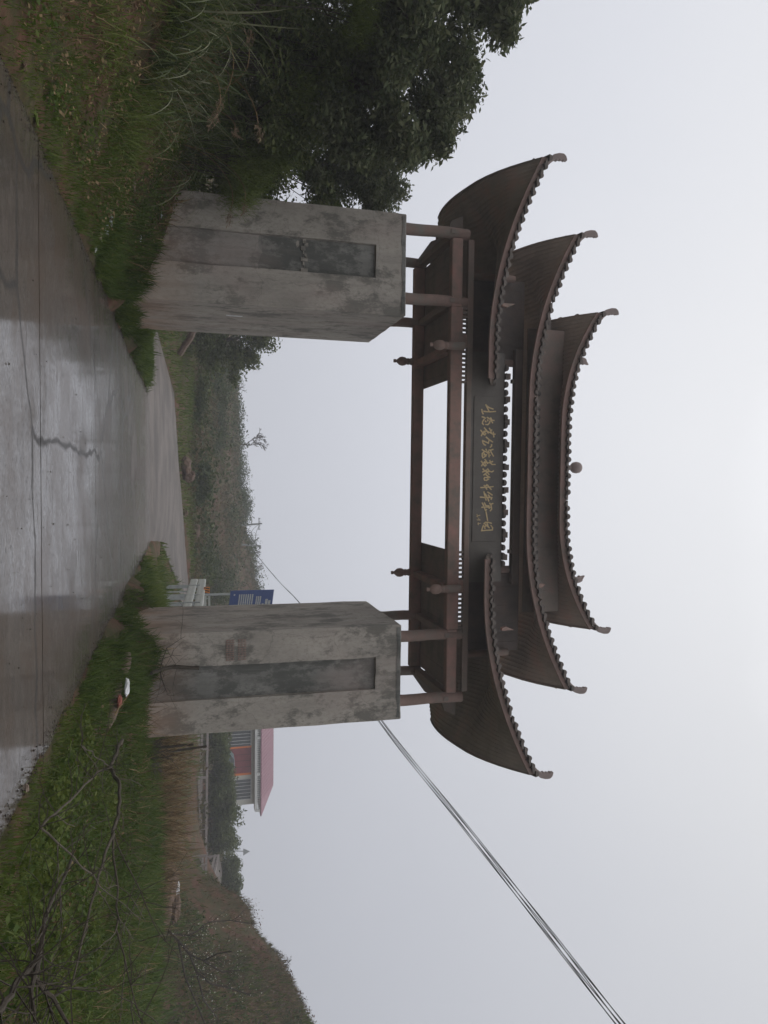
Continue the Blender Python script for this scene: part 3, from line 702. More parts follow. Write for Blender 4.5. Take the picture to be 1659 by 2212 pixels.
CH = [
 [(A_,[(400,240),(560,560)]),(A_,[(420,260),(560,380),(760,450)]),(A_,[(300,560),(420,580),(620,590),(880,570)]),(A_,[(200,470),(220,600),(270,690)])],
 [(A_,[(220,840),(300,860),(380,910)]),(A_,[(470,870),(620,960),(740,1140)]),(A_,[(640,890),(710,1010),(810,1020)]),(A_,[(320,960),(240,1080),(230,1170),(290,1220)]),(A_,[(380,1050),(410,1090)]),(A_,[(610,1050),(580,1150),(500,1230),(400,1220)]),(A_,[(490,990),(505,1040)])],
 [(A_,[(330,1390),(430,1510),(520,1650)]),(A_,[(150,1510),(240,1620),(300,1640)]),(A_,[(180,1780),(230,1660),(320,1560),(450,1550),(620,1630),(720,1690),(860,1700)]),(A_,[(270,1700),(350,1740),(400,1680),(330,1600)]),(A_,[(580,1410),(640,1520),(680,1640)]),(A_,[(640,1520),(700,1490)]),(A_,[(770,1600),(800,1840)])],
 [(A_,[(420,1850),(560,1970),(740,2090)]),(A_,[(240,2020),(400,2090),(530,2150),(550,2040)]),(A_,[(240,2040),(260,2140),(310,2212)]),(B_,[(300,200),(330,240),(390,260)]),(B_,[(690,230),(680,310),(620,360)])],
 [(B_,[(220,480),(320,560),(420,590),(480,640),(520,560)]),(B_,[(400,460),(440,520)]),(B_,[(300,610),(220,680),(220,800),(260,890),(400,800),(300,640)]),(B_,[(300,740),(440,740)]),(B_,[(640,500),(660,600),(780,800)]),(B_,[(560,500),(650,500),(760,470)]),(B_,[(560,600),(560,840)]),(B_,[(480,640),(620,760)])],
 [(B_,[(180,1060),(240,1140),(300,1150)]),(B_,[(190,1290),(260,1180),(340,1090),(480,1140),(600,1130),(720,1220),(860,1220)]),(B_,[(360,970),(440,1080),(480,1170)]),(B_,[(290,1230),(360,1300),(420,1250),(350,1150)]),(B_,[(600,1020),(640,1150)]),(B_,[(650,1110),(740,1070)])],
 [(B_,[(240,1590),(330,1560),(460,1570),(620,1570),(700,1590),(780,1540)]),(B_,[(260,1440),(330,1530),(440,1500)]),(B_,[(490,1440),(580,1560)]),(B_,[(300,1740),(380,1690),(470,1600),(560,1720)]),(B_,[(420,1740),(520,1820),(600,1860),(340,1870),(310,1930),(340,2000),(440,2010),(540,1950),(480,1940)])],
 [(C_,[(310,130),(500,120),(650,110),(820,90)]),(C_,[(450,40),(500,110),(560,200)]),(C_,[(600,40),(660,120),(740,210)]),(C_,[(570,10),(480,100)])],
 [(C_,[(290,525),(440,540),(560,540),(760,550)]),(C_,[(440,310),(470,440),(530,650)]),(C_,[(500,400),(560,520)]),(C_,[(600,320),(700,380),(780,440)]),(C_,[(620,440),(700,540)]),(C_,[(590,560),(640,690)]),(C_,[(770,540),(740,620)])],
 [(C_,[(350,950),(440,940),(560,940),(700,950)]),(C_,[(370,770),(430,880)]),(C_,[(460,770),(520,880),(600,890)]),(C_,[(470,1000),(510,1090),(550,1040)]),(C_,[(680,780),(740,880),(760,1020),(700,1100)]),(C_,[(740,820),(810,790)]),(C_,[(640,880),(660,990)])],
 [(C_,[(530,1150),(560,1320),(590,1490)])],
 [(C_,[(440,1630),(510,1570),(620,1570),(750,1610)]),(C_,[(420,1700),(370,1820),(340,1920),(560,1900),(790,1890),(800,1800),(730,1700)]),(C_,[(480,1830),(470,1740),(600,1690),(570,1620)]),(C_,[(500,1660),(620,1760),(660,1800)])],
 [(C_,[(140,1330),(200,1300),(280,1275)]),(C_,[(150,1240),(180,1350)])],
 [(C_,[(150,1470),(290,1480)]),(C_,[(200,1400),(250,1460)])],
 [(C_,[(180,1640),(240,1620),(310,1610)]),(C_,[(200,1580),(210,1680)])],
]
for ch in CH:
    b = MB()
    for (x0, y0, s), pl in ch:
        P3 = [at((x0+a_/s)*.96, (y0+c_/s)*.96, 18.428) for a_, c_ in pl]
        wdt = .031 if ch is not CH[-1] and ch is not CH[-2] and ch is not CH[-3] else .014
        for i, (p, q_) in enumerate(zip(P3[:-1], P3[1:])):
            d = (q_-p).normalized()*wdt*.4
            b.obox(p-d, q_+d, wdt*(1.1-.25*i/len(P3)), .012+.0012*i, upv=(0,1,0))
    b.build('character', M['gold'], plaque)

# ---- bodies of the middle and top tiers
b = MB(); b.box((-3.5, 18.62, 10.1), (2.8, 18.82, 10.32)); b.build('middle_beam', M['darkboard'], gate, bevel=.015)
for x in (-2.66, 1.92):
    b = MB(); b.box((x-.05, 18.66, 10.03), (x+.05, 18.78, 10.1)); b.build('beam_peg', M['board'], gate)
for x0, x1 in ((-5.4, -3.16), (2.42, 4.7)):
    n = 9; wd = (x1-x0)/n
    for k in range(n):
        b = MB(); b.box((x0+k*wd+.001, 19.0+.004*(k % 2), 8.95), (x0+(k+1)*wd-.001, 19.04+.004*(k % 2), 10.5)); b.build('wall_board', M['darkboard'], gate)
    for x in (x0, x1):
        b = MB(); b.tube([(x, 18.85, 8.85), (x, 18.85, 10.12)], .1, 10); b.build('short_post', M['post'], gate, smooth=True)
for x0, x1, y, za, zb_ in ((-4.15, 3.65, 18.95, 10.6, 11.7),):
    n = 26; wd = (x1-x0)/n
    for k in range(n):
        b = MB(); b.box((x0+k*wd+.001, y+.004*(k % 2), za), (x0+(k+1)*wd-.001, y+.04+.004*(k % 2), zb_)); b.build('wall_board', M['board'], gate)
for px, pu in ((1094, 655), (1092, 1362)):          # carved elbow brackets on the middle tier
    p = at(px, pu, 17.75); b = MB(); s = 1 if pu < 1000 else -1
    b.extrude([p+Vector((0,0,-.1)), p+Vector((s*.07,0,-.1)), p+Vector((s*.1,0,.02)), p+Vector((s*.04,0,.16)), p+Vector((0,0,.24))], (0,.1,0)); b.build('carved_bracket', M['wood'], gate)
for px, pu in ((1165, 762), (1163, 1265)):
    p = at(px, pu, 18.15); b = MB(); b.extrude([p+Vector((-.07,0,-.05)), p+Vector((.06,0,-.05)), p+Vector((.05,0,.12)), p+Vector((-.03,0,.2))], (0,.1,0)); b.build('carved_bracket', M['wood'], gate)
# ridge ornaments
b = MB(); p = at(1238, 1010, 19.4); b.lathe((p.x, p.y, 12.2), [(.05,-.1),(.06,.03),(.1,.05),(.152,.11),(.168,.2),(.152,.29),(.105,.345),(.04,.365)], 16); b.build('ridge_ball', M['finial'], gate, smooth=True)
for s, pu, px in ((-1, 779, 1262), (1, 1252, 1256)):
    p = at(px, pu, 19.4); z = 12.1
    out_ = [(-.14,0),(.1,0),(.13,.25),(.12,.48),(.06,.6),(-.02,.62),(-.16,.7),(-.13,.56),(-.17,.5),(-.1,.44),(-.13,.34),(-.16,.2)]
    b = MB(); b.extrude([(p.x+s*a_*.75, p.y-.05, z+c_*.85+(p.z-12.55)*.5) for a_, c_ in out_], (0, .11, 0)); b.build('ridge_ornament', M['finial'], gate, bevel=.012)

# ---------------------------------------------------------------- plants
def quads(name, V4, m, parent=None, loc=None):
    """V4: (N,4,3) array of separate little leaves"""
    o0 = np.array(origin(parent)) if parent is not None else np.array(loc or (0, 0, 0), float)
    n = len(V4); V = (V4-o0).reshape(-1, 3)
    me = raw_mesh(name, V, np.full(n, 4), np.arange(4*n))
    return link_mesh(name, me, m, parent, None if parent is not None else Vector(o0))
def unit(v): return v/np.maximum(np.linalg.norm(v, axis=-1, keepdims=True), 1e-6)
def leaf_quads(C, L, W, flat=.6, down=.2):
    n = len(C); d = rng.normal(size=(n, 3)); d[:, 2] = d[:, 2]*flat-down; d = unit(d)
    r_ = unit(np.cross(d, rng.normal(size=(n, 3)))); s = rng.uniform(.45, 1.45, (n, 1))
    nn = np.cross(d, r_)
    t = C+d*L*s; mid = C+d*L*s*.5+nn*W*.12
    return np.stack([C, mid-r_*W*s*.5, t, mid+r_*W*s*.5], 1)
def ribbons(name, P0, H, W, lean, az, m, parent=None, seg=4, bend=1.0, twist=.4, loc=None, tipdroop=0.):
    """arching blades: P0 (N,3), H, W, lean (N,), az (N,) direction of the lean"""
    n = len(P0); t = np.linspace(0, 1, seg+1)
    a = (lean[:, None]*(.25+bend*t[None, :]))                       # angle from vertical along the blade
    ds = (H/seg)[:, None]
    hx = np.concatenate([np.zeros((n, 1)), np.cumsum(np.sin(a[:, 1:])*ds, 1)], 1); hz = np.concatenate([np.zeros((n, 1)), np.cumsum(np.cos(a[:, 1:])*ds, 1)], 1)
    cx, sx = np.cos(az)[:, None], np.sin(az)[:, None]
    X = P0[:, 0:1]+hx*cx; Y = P0[:, 1:2]+hx*sx; Z = P0[:, 2:3]+hz
    ta = az+np.pi/2+rng.normal(size=n)*twist
    w_ = W[:, None]*(np.where(t < .5, .75+.5*t, 1.0)*(1-t**2.2))[None, :]*.5
    wx, wy = np.cos(ta)[:, None]*w_, np.sin(ta)[:, None]*w_
    A = np.stack([X-wx, Y-wy, Z], -1); B = np.stack([X+wx, Y+wy, Z], -1)
    V = np.stack([A, B], 2).reshape(n, 2*(seg+1), 3)
    V = V[:, :-1]                                                    # one tip vertex
    k = 2*(seg+1)-1; base = (np.arange(n)*k)[:, None]
    f = []
    for s in range(seg-1): f.append(np.array([2*s, 2*s+1, 2*s+3, 2*s+2]))
    q = np.concatenate([base+g[None, :] for g in f], 1).reshape(-1, 4) if f else np.zeros((0, 4), int)
    tr = base+np.array([2*seg-2, 2*seg-1, 2*seg])[None, :]
    o0 = np.array(origin(parent)) if parent is not None else np.array(loc or (0, 0, 0), float)
    me = raw_mesh(name, (V-o0).reshape(-1, 3), np.concatenate([np.full(len(q), 4), np.full(n, 3)]), np.concatenate([q.ravel(), tr.ravel()]))
    return link_mesh(name, me, m, parent, None if parent is not None else Vector(o0))
def scatter(n, x0, x1, y0, y1): return rng.uniform(x0, x1, n), rng.uniform(y0, y1, n)
def pillar_clear(x, y): return ~(((x > -6.6) & (x < -3.95) | (x > 3.55) & (x < 6.15)) & (y > 17.9) & (y < 21.9))
def poly_pts(poly, n, Yc, Ys, shrink=0):
    P_ = np.array(poly, float); lo, hi = P_.min(0), P_.max(0); res = []
    while len(res) < n:
        q = rng.uniform(lo, hi, (n*2, 2)); q = q[in_poly(q[:, 0], q[:, 1], P_)]; res += list(q)
    res = res[:n]; return [at(a_, c_, Yc(c_) + rng.normal()*Ys if callable(Yc) else Yc+rng.normal()*Ys) for a_, c_ in res]

# --- short grass and weeds on both verges (nobody could count it)
def grass(name, n, x0, x1, y0, y1, m, h=(.06, .18), wd=.012, seed=0, dens=None, lean=.7, thr=.42):
    x, y = scatter(n, x0, x1, y0, y1)
    d = vnoise(x, y, .75, seed)*.6+vnoise(x, y, 2.1, seed+1)*.4
    edge = np.maximum(x-3.25, -3.75-x)
    keep = (edge+(vnoise(x, y, 1.5, 9)-.5)*.4 > -.06) | (y > 36)
    if name == 'tall_grass': keep &= ~((x > -7.6) & (x < -3) & (y > 13.5)) & ~((x > 2.5) & (x < 7.5) & (y > 12.5) & (y < 19))
    keep &= ~((np.abs(x) < 4.2) & (y > 33.5) & (y < 44))
    keep &= (d+rng.normal(size=n)*.08 > thr) & pillar_clear(x, y) & ~in_poly(x, y)
    # thin out with distance: the picture shows less there
    keep &= rng.uniform(size=n) < np.clip(14/np.maximum(np.hypot(x, y), 1), .12, 1)
    x, y = x[keep], y[keep]; n = len(x); z = zg(x, y)
    g = np.clip(np.hypot(x, y)/11, .9, 2.2); H = rng.uniform(*h, n)*np.clip(g, 1, 1.6)*(.7+.6*vnoise(x, y, 1.1, seed+3))
    o = ribbons(name, np.stack([x, y, z-.015], 1), H, wd*g*rng.uniform(.7, 1.3, n), np.abs(rng.normal(size=n))*lean+.15, rng.uniform(0, 6.28, n), m, seg=2)
    return tag(o, kind='stuff')
grass('grass', 150000, -16, -3.6, 3.5, 24, M['grass'], seed=3, thr=.52)
grass('grass', 20000, -5.4, -3.5, 4, 34, M['grass'], (.05, .16), .012, seed=5, thr=.5)
grass('grass', 16000, -4.5, -3.55, 14, 30, M['grass'], (.1, .3), .016, seed=11, thr=-1)
grass('grass', 14000, 3.1, 4.6, 12, 30, M['grass'], (.1, .3), .016, seed=12, thr=-1)
grass('grass', 7000, 3.1, 4.4, 4.5, 13, M['grass_yellow'], (.04, .13), .012, seed=13, thr=.35)
grass('grass', 16000, -5.2, -3.5, 16, 35, M['grass'], (.12, .3), .014, seed=6, thr=.0)
grass('grass', 14000, -4.9, -3.6, 4, 22, M['grass_yellow'], (.04, .13), .012, seed=8, thr=.52)
grass('grass', 60000, -14, -3.7, 3.5, 20, M['grass_yellow'], seed=14, thr=.6, h=(.05, .14))
grass('grass', 60000, 10, 42, 20, 44, M['grass'], (.15, .45), .03, seed=26, thr=.2)
grass('grass', 170000, 3.1, 26, 4.2, 31, M['grass'], (.08, .24), seed=21, thr=.3)
grass('grass', 70000, 3.1, 20, 4.2, 24, M['grass_yellow'], (.06, .18), seed=33, thr=.48)
grass('grass', 60000, -26, 8, 36, 66, M['grass_yellow'], (.15, .4), .03, seed=40, thr=.3)
grass('grass', 9000, 2.9, 12, 22, 37, M['grass_yellow'], (.15, .4), .02, seed=44, thr=.25)
grass('tall_grass', 90000, -15, -5.0, 8, 21, M['feather'], (.15, .55), .013, seed=47, thr=.52, lean=1.4)
grass('tall_grass', 40000, -15, -6.2, 8, 21, M['grass'], (.15, .45), .014, seed=147, thr=.56, lean=1.4)
grass('tall_grass', 60000, 5.0, 24, 8, 30, M['grass'], (.15, .45), .014, seed=247, thr=.52, lean=1.3)
grass('tall_grass', 30000, 3.5, 14, 4.5, 17, M['grass_yellow'], (.1, .3), .013, seed=347, thr=.48, lean=1.3)
grass('dry_grass', 26000, 3.6, 24, 5, 28, M['dry'], (.12, .45), .012, seed=547, thr=.56, lean=1.3)
grass('dry_grass', 9000, -13, -4.2, 6, 18, M['dry'], (.1, .4), .011, seed=557, thr=.56, lean=1.4)
grass('grass', 40000, -26, 26, 34, 66, M['grass'], (.2, .5), .03, seed=447, thr=.25)
def weeds(name, n, x0, x1, y0, y1, m, seed, thr, L=.06):
    x, y = scatter(n, x0, x1, y0, y1); d = vnoise(x, y, .6, seed)*.6+vnoise(x, y, 1.9, seed+1)*.4
    keep = (d > thr) & pillar_clear(x, y) & ((x > 3.5) | (x < -4.0)) & (rng.uniform(size=n) < np.clip(12/np.hypot(x, y), .15, 1))
    x, y = x[keep], y[keep]; z = zg(x, y)+rng.uniform(.01, .3, len(x))*vnoise(x, y, 1.3, seed+2)**1.5
    o = quads(name, leaf_quads(np.stack([x, y, z], 1), L, L*.6, .35, -.15), m); return tag(o, kind='stuff')
weeds('weeds', 110000, -16, -3.8, 3.5, 22, M['grass'], 51, .53)
weeds('weeds', 40000, -14, -3.8, 3.5, 20, M['grass_yellow'], 57, .58)
weeds('weeds', 130000, 3.3, 20, 4.2, 24, M['grass'], 61, .40, .075)
weeds('weeds', 60000, 3.3, 10, 4.2, 14, M['grass_yellow'], 65, .45, .065)
weeds('dead_leaves', 14000, -9, -3.7, 5, 19, M['dry'], 71, .45, .05)
weeds('dead_leaves', 9000, 3.2, 12, 5, 22, M['dry'], 75, .5, .05)

x = np.concatenate([rng.uniform(-3.7, 3.2, 500), -3.7+np.abs(rng.normal(size=2600))*.13, 3.18-np.abs(rng.normal(size=2600))*.13]); y = rng.uniform(4.5, 34, len(x))
o = quads('road_litter', leaf_quads(np.stack([x, y, np.full(len(x), .012)], 1), .026, .016, .12, -.05), M['bark']); tag(o, kind='stuff')
# --- trees and bushes
def branchy(b, p, d, L, r_, depth, spread=.6, ratio=.68, kids=3, seg=4, gravity=0., wob=.12, minr=.006):
    pts = [Vector(p)]; rad = [r_]; q = Vector(p); dd = Vector(d).normalized()
    for k in range(seg):
        dd = (dd+Vector((random.gauss(0, wob), random.gauss(0, wob), random.gauss(0, wob)-gravity))).normalized()
        q = q+dd*(L/seg); pts.append(q.copy()); rad.append(max(r_*(1-.45*(k+1)/seg), minr))
    b.tube(pts, rad, 5 if r_ > .03 else 3, cap=False)
    if depth > 0:
        for k in range(kids):
            i = random.randint(max(1, seg//2), seg); e = (dd+Vector((random.gauss(0, spread), random.gauss(0, spread), random.gauss(0, spread)*.6+.12))).normalized()
            branchy(b, pts[i], e, L*ratio*random.uniform(.75, 1.15), rad[i]*.7, depth-1, spread, ratio, kids, max(3, seg-1), gravity, wob, minr)
    return pts[-1]
def crown_from(clusters, per, r_, L, W, flat=.6, squash=.8, down=.2):
    C = np.array([tuple(c) for c in clusters]); k = rng.integers(0, len(C), per*len(C))
    off = rng.normal(size=(len(k), 3)); off = unit(off)*(rng.uniform(0, 1, (len(k), 1))**.45)*r_*rng.uniform(.6, 1.25, (len(C), 1))[k]; off[:, 2] *= squash
    return leaf_quads(C[k]+off, L, W, flat, down)
def tree(name, base, clusters, label, cat, group, per, r_, L, W, leafm, trunk_r=.12, barkm='bark', limbs=9, **kw):
    t = thing(name, tuple(base), label, cat, group); b = MB()
    C = [Vector(c) for c in clusters]; mid = sum(C, Vector())/len(C); mid = Vector((mid.x*.5+base[0]*.5, mid.y*.5+base[1]*.5, base[2]+(mid.z-base[2])*.72))
    p0 = Vector(base)-Vector((0,0,.15)); pts = [p0, p0.lerp(mid, .35)+Vector((.06, 0, .05)), p0.lerp(mid, .7)+Vector((-.05, .05, 0)), mid]
    b.tube(pts, [trunk_r*1.25, trunk_r, trunk_r*.8, trunk_r*.55], 8, cap=False); b.build('trunk', M[barkm], t, smooth=True)
    b = MB(); cs = random.sample(C, min(limbs, len(C)))
    for c in cs:
        s = random.choice(pts[1:]); m_ = s.lerp(c, .5)+Vector((random.gauss(0,.12), random.gauss(0,.12), random.gauss(0,.12)))
        b.tube([s, m_, c], [trunk_r*.42, trunk_r*.28, trunk_r*.1], 5, cap=False)
    b.build('limbs', M[barkm], t)
    quads('crown', crown_from(clusters, per, r_, L, W, **kw), M[leafm], t)
    return t
# the dark broadleaf trees on the bank, left of the gate
P1 = [(1165,-90),(1160,5),(1100,45),(1095,115),(1035,130),(1025,165),(900,170),(760,60),(770,-90)]
P2 = [(1030,140),(1022,205),(975,270),(960,318),(900,330),(740,330),(700,200),(760,90),(930,150)]
P3 = [(955,300),(940,342),(915,365),(895,415),(875,432),(800,455),(765,415),(700,430),(640,405),(690,300),(800,300)]
tree('broadleaf_tree', (-10.6, 13.8, z1(-10.6,13.8)), poly_pts(P1, 60, 14.2, .8), 'tall dark broadleaf tree highest on the left bank', 'tree', 'dark trees on the left bank', 420, .48, .14, .055, 'leaf_dark')
tree('broadleaf_tree', (-9.4, 16.2, z1(-9.4,16.2)), poly_pts(P2, 62, 15.8, .8), 'dark broadleaf tree between the tallest tree and the pillar', 'tree', 'dark trees on the left bank', 420, .48, .14, .055, 'leaf_dark')
tree('broadleaf_tree', (-9.2, 22.4, z1(-9.2,22.4)), poly_pts(P3, 50, 22.2, .7), 'lowest dark broadleaf tree touching the left pillar', 'tree', 'dark trees on the left bank', 400, .5, .14, .055, 'leaf_dark')
# loose twig hanging at the crown's edge
# undergrowth under the trees
U = [((600,40),14.5,.8,'dark bush behind the drooping reeds at the far left'),((640,160),15.5,.8,'dark bush under the middle tree'),((640,270),16.6,.9,'dark bush under the trees beside the feathery plant'),((560,365),20.5,.7,'small dark bush against the left pillar'),((700,90),15.5,.9,'dark bush below the tallest tree')]
for (px, pu), Y, r_, lab in U:
    c = at(px, pu, Y); cl = [c+Vector((random.gauss(0,.75), random.gauss(0,.5), random.gauss(0,.5))) for _ in range(16)]
    tree('bush', (c.x, c.y, z1(c.x, c.y)), cl, lab, 'bush', 'bushes on the left bank', 260, r_*.55, .11, .045, 'leaf_bush', .05, limbs=10)
for (px, pu), Y, r_, lab in [((560,60),18.5,1.3,'large dark bush behind the reeds at the far left'),((640,100),20,1.4,'large dark bush low behind the tallest tree'),((560,210),19.5,1.3,'large dark bush behind the middle reeds'),((660,250),21,1.4,'large dark bush low behind the middle tree'),((580,330),22,1.3,'large dark bush behind the feathery plant'),((690,360),22.5,1.3,'large dark bush behind the left pillar top'),((620,-40),16.5,1.2,'dark bush at the very left edge'),((470,400),22.5,1.0,'dark bush at the back of the left pillar'),((700,170),20.5,1.3,'dark bush filling the gap under the tree crowns')]:
    c = at(px, pu, Y); cl = [c+Vector((random.gauss(0,.9), random.gauss(0,.6), random.gauss(0,.65))) for _ in range(22)]
    tree('bush', (c.x, c.y, z1(c.x, c.y)), cl, lab, 'bush', 'bushes on the left bank', 230, r_*.5, .15, .07, 'leaf_bush', .05, limbs=8)
# feathery light green plants
def feather(poly, Yc, n, label):
    pts = poly_pts(poly, n, Yc, .35); c = sum(pts, Vector())/n
    base = Vector((c.x, c.y, z1(c.x, c.y))); t = thing('feathery_plant', tuple(base), label, 'plant', 'feathery plants on the left bank')
    b = MB()
    for p in pts[::5]: b.tube([base+Vector((random.gauss(0,.15), random.gauss(0,.15), -.05)), base.lerp(p, .6)+Vector((0,0,.25)), p], [.012, .009, .005], 4, cap=False)
    b.build('stem', M['bark'], t)
    P0 = np.repeat(np.array([tuple(p) for p in pts]), 150, 0)+rng.normal(size=(n*150, 3))*np.array([.16,.16,.12]); k = len(P0)
    ribbons('foliage', P0, rng.uniform(.14, .34, k), np.full(k, .011), rng.uniform(.6, 2.2, k), rng.uniform(0, 6.28, k), M['feather'], t, seg=2)
feather([(480,430),(520,440),(630,330),(650,270),(600,270),(500,370)], 16.9, 70, 'feathery yellow green plant leaning out beside the left pillar')
feather([(650,240),(720,190),(755,90),(720,90),(690,150),(640,190)], 15.3, 55, 'feathery light green plant higher up against the dark trees')
feather([(735,-40),(790,-40),(795,60),(750,70)], 13.6, 30, 'feathery plant at the far left under the tallest tree')
# drooping reeds with plumes
RD = [((505,120),11.6,120,'reed clump with long pale arching blades and plumes, widest of the clumps'),((480,220),13.4,95,'reed clump spilling down the bank with drooping blades'),((470,320),16.2,80,'reed clump growing beside the left pillar'),((610,20),12.4,75,'reed clump with pale dry blades at the far left edge'),((520,20),11.4,70,'low reed clump at the foot of the far left reeds')]
for (px, pu), Y, n, lab in RD:
    c = at(px, pu, Y); base = Vector((c.x, c.y, z1(c.x, c.y))); t = thing('reed_clump', tuple(base), lab, 'reeds', 'reed clumps on the left bank')
    P0 = np.array(base)+rng.normal(size=(n, 3))*np.array([.3,.3,.0]); P0[:, 2] = zg(P0[:, 0], P0[:, 1])-.03
    az = rng.normal(size=n)*1.1-.9
    ribbons('blades', P0, rng.uniform(1.0, 2.3, n), rng.uniform(.014, .034, n), rng.uniform(.7, 2.3, n), az, M['reed'], t, seg=9)
    for k in range(2):
        a_ = random.uniform(-2.0, .6); h = random.uniform(1.3, 2.0); pts = []; q = base.copy(); an = .15
        for i in range(9):
            q = q+Vector((math.cos(a_)*math.sin(an), math.sin(a_)*math.sin(an), math.cos(an)))*h/8; an += random.uniform(.1, .3); pts.append(q.copy())
        b = MB(); b.tube([base]+pts, [.008]*9+[.004], 4, cap=False); s = b.build('stalk', M['dry'], t)
        d = (pts[-1]-pts[-2]).normalized(); m_ = 60; s_ = rng.uniform(0, .3, m_)
        C = np.array(pts[-1])+np.outer(s_, np.array(d))+rng.normal(size=(m_, 3))*.018
        q4 = leaf_quads(C, .11, .012, 1, 0); dd = np.array(d)*.09; q4[:, 2] = q4[:, 0]+(q4[:, 2]-q4[:, 0])*.4+dd; q4[:, 1] += dd*.4; q4[:, 3] += dd*.4
        quads('plume', q4, M['plume'], s)
# dry brown reeds right of the gate
DR = [(372,1590,25),(378,1625,26),(370,1650,24),(375,1690,26),(368,1720,25),(378,1752,27),(368,1785,25),(374,1815,27),(366,1850,26),(372,1885,28),(364,1910,26),(362,1940,28)]
DRL = ['right beside the brushwood heap','behind the two dark stakes','below the left edge of the red house door','in front of the parked car','below the right window of the house','below the right end of the house','just right of the house end','below the gap between house and warning sign','below the small triangular warning sign','in front of the pale pavement','left of the ditch boulders','shortest of all beside the ditch boulders']
for k, (px, pu, Y) in enumerate(DR):
    c = at(px, pu, Y); base = Vector((c.x, c.y, z1(c.x, c.y))); t = thing('dry_reed_clump', tuple(base), 'clump of brown dry reeds '+DRL[k], 'reeds', 'dry reeds right of the gate')
    n = 220 if k < 8 else 110; P0 = np.array(base)+rng.normal(size=(n, 3))*np.array([.7,.9,.0]); P0[:, 2] = zg(P0[:, 0], P0[:, 1])-.03
    top_ = at(445 if k < 8 else 415, pu, Y).z-base.z
    ribbons('blades', P0, rng.uniform(.3, 1.12, n)*top_, rng.uniform(.016, .032, n), np.abs(rng.normal(size=n))*.7+.05, rng.uniform(0, 6.28, n), M['dry'], t, seg=4)
# scrub on the hills: one mass of small clumps
def scrub(name, n, x0, x1, y0, y1, m, L, thr, seed, hmax=.8, cond=None):
    x, y = scatter(n, x0, x1, y0, y1); d = vnoise(x, y, .13, seed)*.5+vnoise(x, y, .45, seed+1)*.5
    keep = (d > thr) & ~in_poly(x, y)
    if cond is not None: keep &= cond(x, y)
    x, y = x[keep], y[keep]; z = zg(x, y)+rng.uniform(-.1, 1, len(x))*hmax*vnoise(x, y, .35, seed+2)
    o = quads(name, leaf_quads(np.stack([x, y, z], 1), L, L*.5, .8, -.1), m); return tag(o, kind='stuff')
hillR = lambda x, y: (y > 33) & (x > .535*y+(vnoise(x, y, .2, 6)-.5)*3) & (x < y*.95)
def hillgrass(n, m, h, thr, seed):
    x, y = scatter(n, 13, 52, 33, 62); keep = hillR(x, y) & (vnoise(x, y, .16, seed)*.5+vnoise(x, y, .7, seed+1)*.5+rng.normal(size=n)*.06 > thr); x, y = x[keep], y[keep]; k = len(x)
    o = ribbons('hillside_grass', np.stack([x, y, zg(x, y)-.03], 1), rng.uniform(*h, k), rng.uniform(.02, .045, k), np.abs(rng.normal(size=k))*.6+.1, rng.uniform(0, 6.28, k), m, seg=2); tag(o, kind='stuff')
hillgrass(90000, M['scrub'], (.1, .6), .36, 81)
hillgrass(40000, M['dry'], (.25, .7), .5, 85)
hillgrass(40000, M['grass'], (.15, .45), .52, 91)
scrub('hillside_scrub', 30000, 14, 50, 34, 60, M['leaf_far'], .17, .56, 191, 1.3, hillR)
scrub('hillside_scrub', 24000, 14, 50, 34, 60, M['log'], .15, .52, 291, 1.0, hillR)
farc = lambda x, y: (y > 60+.25*np.abs(x-5)) & (np.abs(x) < y*.75)
scrub('hillside_scrub', 90000, -40, 40, 62, 140, M['scrub'], .38, .38, 101, 1.0, farc)
scrub('hillside_scrub', 60000, -40, 40, 62, 140, M['leaf_far'], .42, .56, 111, 3.0, farc)
# green growth along the far ridge and the roadside bushes, each its own
def bush_at(px, pu, Y, rx, rz, label, group, leafm='leaf_far', n=22, per=170, L=.3, name='bush'):
    c = at(px, pu, Y); cl = [c+Vector((random.gauss(0,rx*.42), random.gauss(0,rx*.35), random.uniform(-rz,rz)*.6)) for _ in range(n)]
    return tree(name, (c.x, c.y, z1(c.x, c.y)), cl, label, 'bush' if name == 'bush' else 'tree', group, per, rx*.36, L, L*.45, leafm, .08, limbs=8)
tree('roadside_tree', tuple(at(385,735,58)[:2])+(z1(*at(385,735,58)[:2]),), poly_pts([(600,690),(590,725),(560,770),(525,815),(505,830),(470,800),(440,780),(430,690)], 42, 58, 1.0), 'dark leafy tree on the far side of the road right of the left pillar', 'tree', 'trees beyond the road', 330, 1.0, .26, .12, 'leaf_bush', .16)
for px, pu, Y, rx, rz, lab in ((425,870,66,2.6,1.4,'low dark bush on the far grass bank right of the roadside tree'),(432,1035,66,2.0,1.3,'round dark bush in the middle of the far bank'),(470,935,92,4,2,'brownish bush half way up the far slope under the bare tree'),(432,1225,72,3.2,2.2,'dark evergreen bush above the far end of the road'),(415,1185,68,2.2,1.2,'low dark bush touching the far road edge'),(470,1255,84,3.4,2.2,'tall dark bush behind the crash barrier'),(500,900,122,5,1.6,'dark ridge bush left of the bare tree'),(508,960,124,4,1.5,'dark ridge bush just below the bare tree'),(515,1040,128,4.5,1.6,'dark ridge bush right of the bare tree'),(524,1100,130,4.5,1.6,'dark ridge bush left of the power poles'),(535,1180,130,4.5,1.5,'dark ridge bush below the power poles'),(548,1260,128,5,1.8,'dark ridge bush above the blue sign'),(470,800,84,4,2.2,'brown green bush beside the roadside tree')):
    bush_at(px, pu, Y, rx, rz, lab, 'bushes beyond the road')
t = thing('grass_tuft', (4.3, 26.5, z1(4.3, 26.5)), 'thick yellow green grass tuft at the road edge just left of the right pillar', 'grass tuft')
